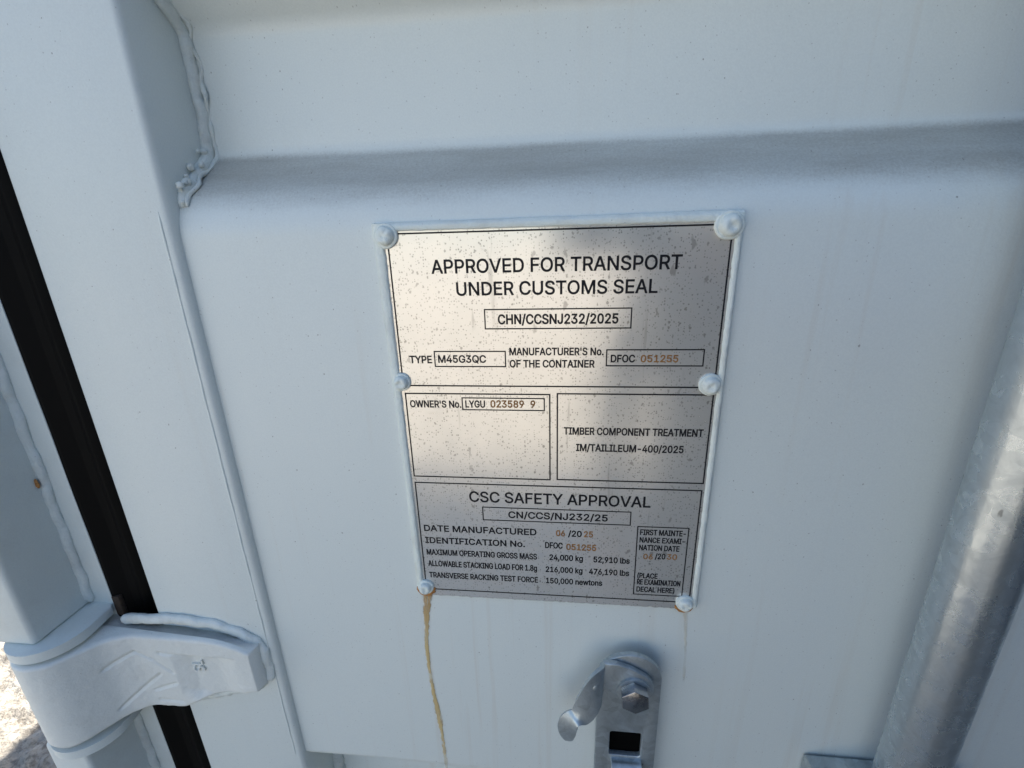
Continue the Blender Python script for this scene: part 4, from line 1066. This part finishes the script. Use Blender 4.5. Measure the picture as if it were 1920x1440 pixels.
def photographer():
    px, py = .35, -.65
    root = empty('person', (px, py, GZ), 'person in a grey jacket holding a phone up to the container door', 'person')
    z = lambda h: GZ+h
    J = {
     'pelvis': ((px, py, z(.95)), (.165, .115)), 'waist': ((px, py, z(1.08)), (.155, .11)), 'chest': ((px, py+.01, z(1.27)), (.175, .125)), 'neckbase': ((px, py+.01, z(1.43)), (.075, .07)),
     'neck': ((px, py+.03, z(1.49)), .055), 'jaw': ((px-.01, py+.06, z(1.56)), (.062, .075)), 'head': ((px-.01, py+.055, z(1.64)), (.077, .095)), 'crown': ((px-.01, py+.045, z(1.70)), (.055, .07)),
     'sr': ((px+.175, py+.01, z(1.385)), .068), 'er': ((px+.19, py+.10, z(1.17)), .05), 'wr': ((.245, -.425, z(1.425)), .030), 'hr': ((.185, -.375, z(1.455)), (.020, .036)),
     'sl': ((px-.175, py+.01, z(1.385)), .068), 'el': ((px-.235, py-.03, z(1.10)), .047), 'wl': ((px-.24, py+.03, z(.86)), .031), 'hl': ((px-.24, py+.05, z(.78)), (.022, .038)),
     'hipr': ((px+.095, py, z(.88)), .095), 'kr': ((px+.11, py+.02, z(.50)), .062), 'ar': ((px+.12, py-.01, z(.10)), .043), 'tr': ((px+.13, py+.15, z(.04)), .04),
     'hipl': ((px-.095, py, z(.88)), .095), 'kl': ((px-.11, py+.02, z(.50)), .062), 'al': ((px-.12, py-.01, z(.10)), .043), 'tl': ((px-.13, py+.15, z(.04)), .04)}
    B = [('pelvis', 'waist'), ('waist', 'chest'), ('chest', 'neckbase'), ('neckbase', 'neck'), ('neck', 'jaw'), ('jaw', 'head'), ('head', 'crown'),
         ('chest', 'sr'), ('sr', 'er'), ('er', 'wr'), ('wr', 'hr'), ('chest', 'sl'), ('sl', 'el'), ('el', 'wl'), ('wl', 'hl'),
         ('pelvis', 'hipr'), ('hipr', 'kr'), ('kr', 'ar'), ('ar', 'tr'), ('pelvis', 'hipl'), ('hipl', 'kl'), ('kl', 'al'), ('al', 'tl')]
    def fingers(tag_, base, fwd, side, n0):
        for i in range(4):
            b = base+side*(i-1.5)*.017
            L = (.030, .034, .032, .025)[i]
            pts = [b, b+fwd*L, b+fwd*L*1.6+n0*L*.6, b+fwd*L*1.7+n0*L*1.3]
            prev = tag_
            for j, p in enumerate(pts[1:]):
                k = f'{tag_}f{i}{j}'; J[k] = (tuple(p), (.0095, .009, .008)[j]); B.append((prev, k)); prev = k
        t1 = base-fwd*.03-side*.045+n0*.01; t2 = t1+fwd*.03+n0*.012-side*.006
        J[tag_+'t1'] = (tuple(t1), .011); J[tag_+'t2'] = (tuple(t2), .009); B.extend([(tag_, tag_+'t1'), (tag_+'t1', tag_+'t2')])
    fingers('hr', Vector((.165, -.360, z(1.458))), Vector((-1, .10, .05)).normalized(), Vector((.05, 0, -1)).normalized(), Vector((-.5, .3, 0)).normalized())
    fingers('hl', Vector((px-.24, py+.055, z(.755))), Vector((.03, .1, -1)).normalized(), Vector((0, -1, -.1)).normalized(), Vector((1, .1, -.2)).normalized())
    me = skin_mesh(J, B)
    me.name = 'person_body'
    skin = plain('skin', (.42, .26, .19), .5); jac = plain('grey_jacket', (.15, .15, .15), .85, 0, .3); tro = plain('grey_trousers', (.10, .105, .115), .85, 0, .2); boot = plain('work_boots', (.03, .022, .016), .6)
    o = link('person_body', me, skin, root, 3.0)
    for m in (jac, tro, boot): me.materials.append(m)
    wr = Vector(J['wr'][0]); hr = Vector(J['hr'][0])
    for p in me.polygons:
        c = p.center; h = c.z-GZ
        k = 1
        if h < .115: k = 3
        elif h < .93 and abs(c.x-px) < .235 and not (c.x < px-.195 and h > .6): k = 2
        elif h > 1.475 and abs(c.x-px) < .13 and c.y < py+.2: k = 0
        elif (c-hr).length < .06 or (c.x < .19 and c.y > -.40): k = 0
        elif c.x < px-.19 and h < .845: k = 0
        p.material_index = k
    bm = bmesh.new()
    bmesh.ops.create_uvsphere(bm, u_segments=28, v_segments=16, radius=1, matrix=Matrix.Translation((px-.01, py+.045, z(1.665))) @ Matrix.Diagonal((.086, .104, .082, 1)))
    bmesh.ops.delete(bm, geom=[q for q in bm.verts if q.co.z < z(1.645) and q.co.y > py+.03 or q.co.z < z(1.60)], context='VERTS')
    frombm('hair', bm, plain('dark_hair', (.02, .014, .010), .6, 0, .4), o, 3.0)
    ew = plain('eye_white', (.6, .58, .55), .2)
    for dx in (-.03, .03):
        bm = bmesh.new()
        bmesh.ops.create_uvsphere(bm, u_segments=12, v_segments=8, radius=.011, matrix=Matrix.Translation((px-.01+dx, py+.138, z(1.63))))
        frombm('eye', bm, ew, o, 3.0)
    bm = bmesh.new()
    bmesh.ops.create_cone(bm, cap_ends=True, segments=10, radius1=.016, radius2=.006, depth=.05, matrix=Matrix.Translation((px-.01, py+.155, z(1.605))) @ Matrix.Rotation(radians(-18), 4, 'X'))
    frombm('nose', bm, skin, o, 3.0)
photographer()

def phone():
    mw = co.matrix_world
    bm = bmesh.new()
    addbox(bm, (-.020, -.058, .029), (.127, .016, .037), .0035, 3)
    for q in bm.verts: q.co = mw @ q.co
    root = empty('phone', tuple(mw @ Vector((.05, -.05, .033))), 'dark phone held sideways in front of the container door', 'phone')
    frombm('phone_body', bm, plain('dark_glass', (.05, .05, .055), .2), root, .8)
    bm = bmesh.new()
    addbox(bm, (-.017, -.022, .0275), (.019, .013, .0289), .0004, 2)
    for q in bm.verts: q.co = mw @ q.co
    frombm('camera_bump', bm, plain('dark_glass_bump', (.015, .015, .017), .15), root, .8)
phone()
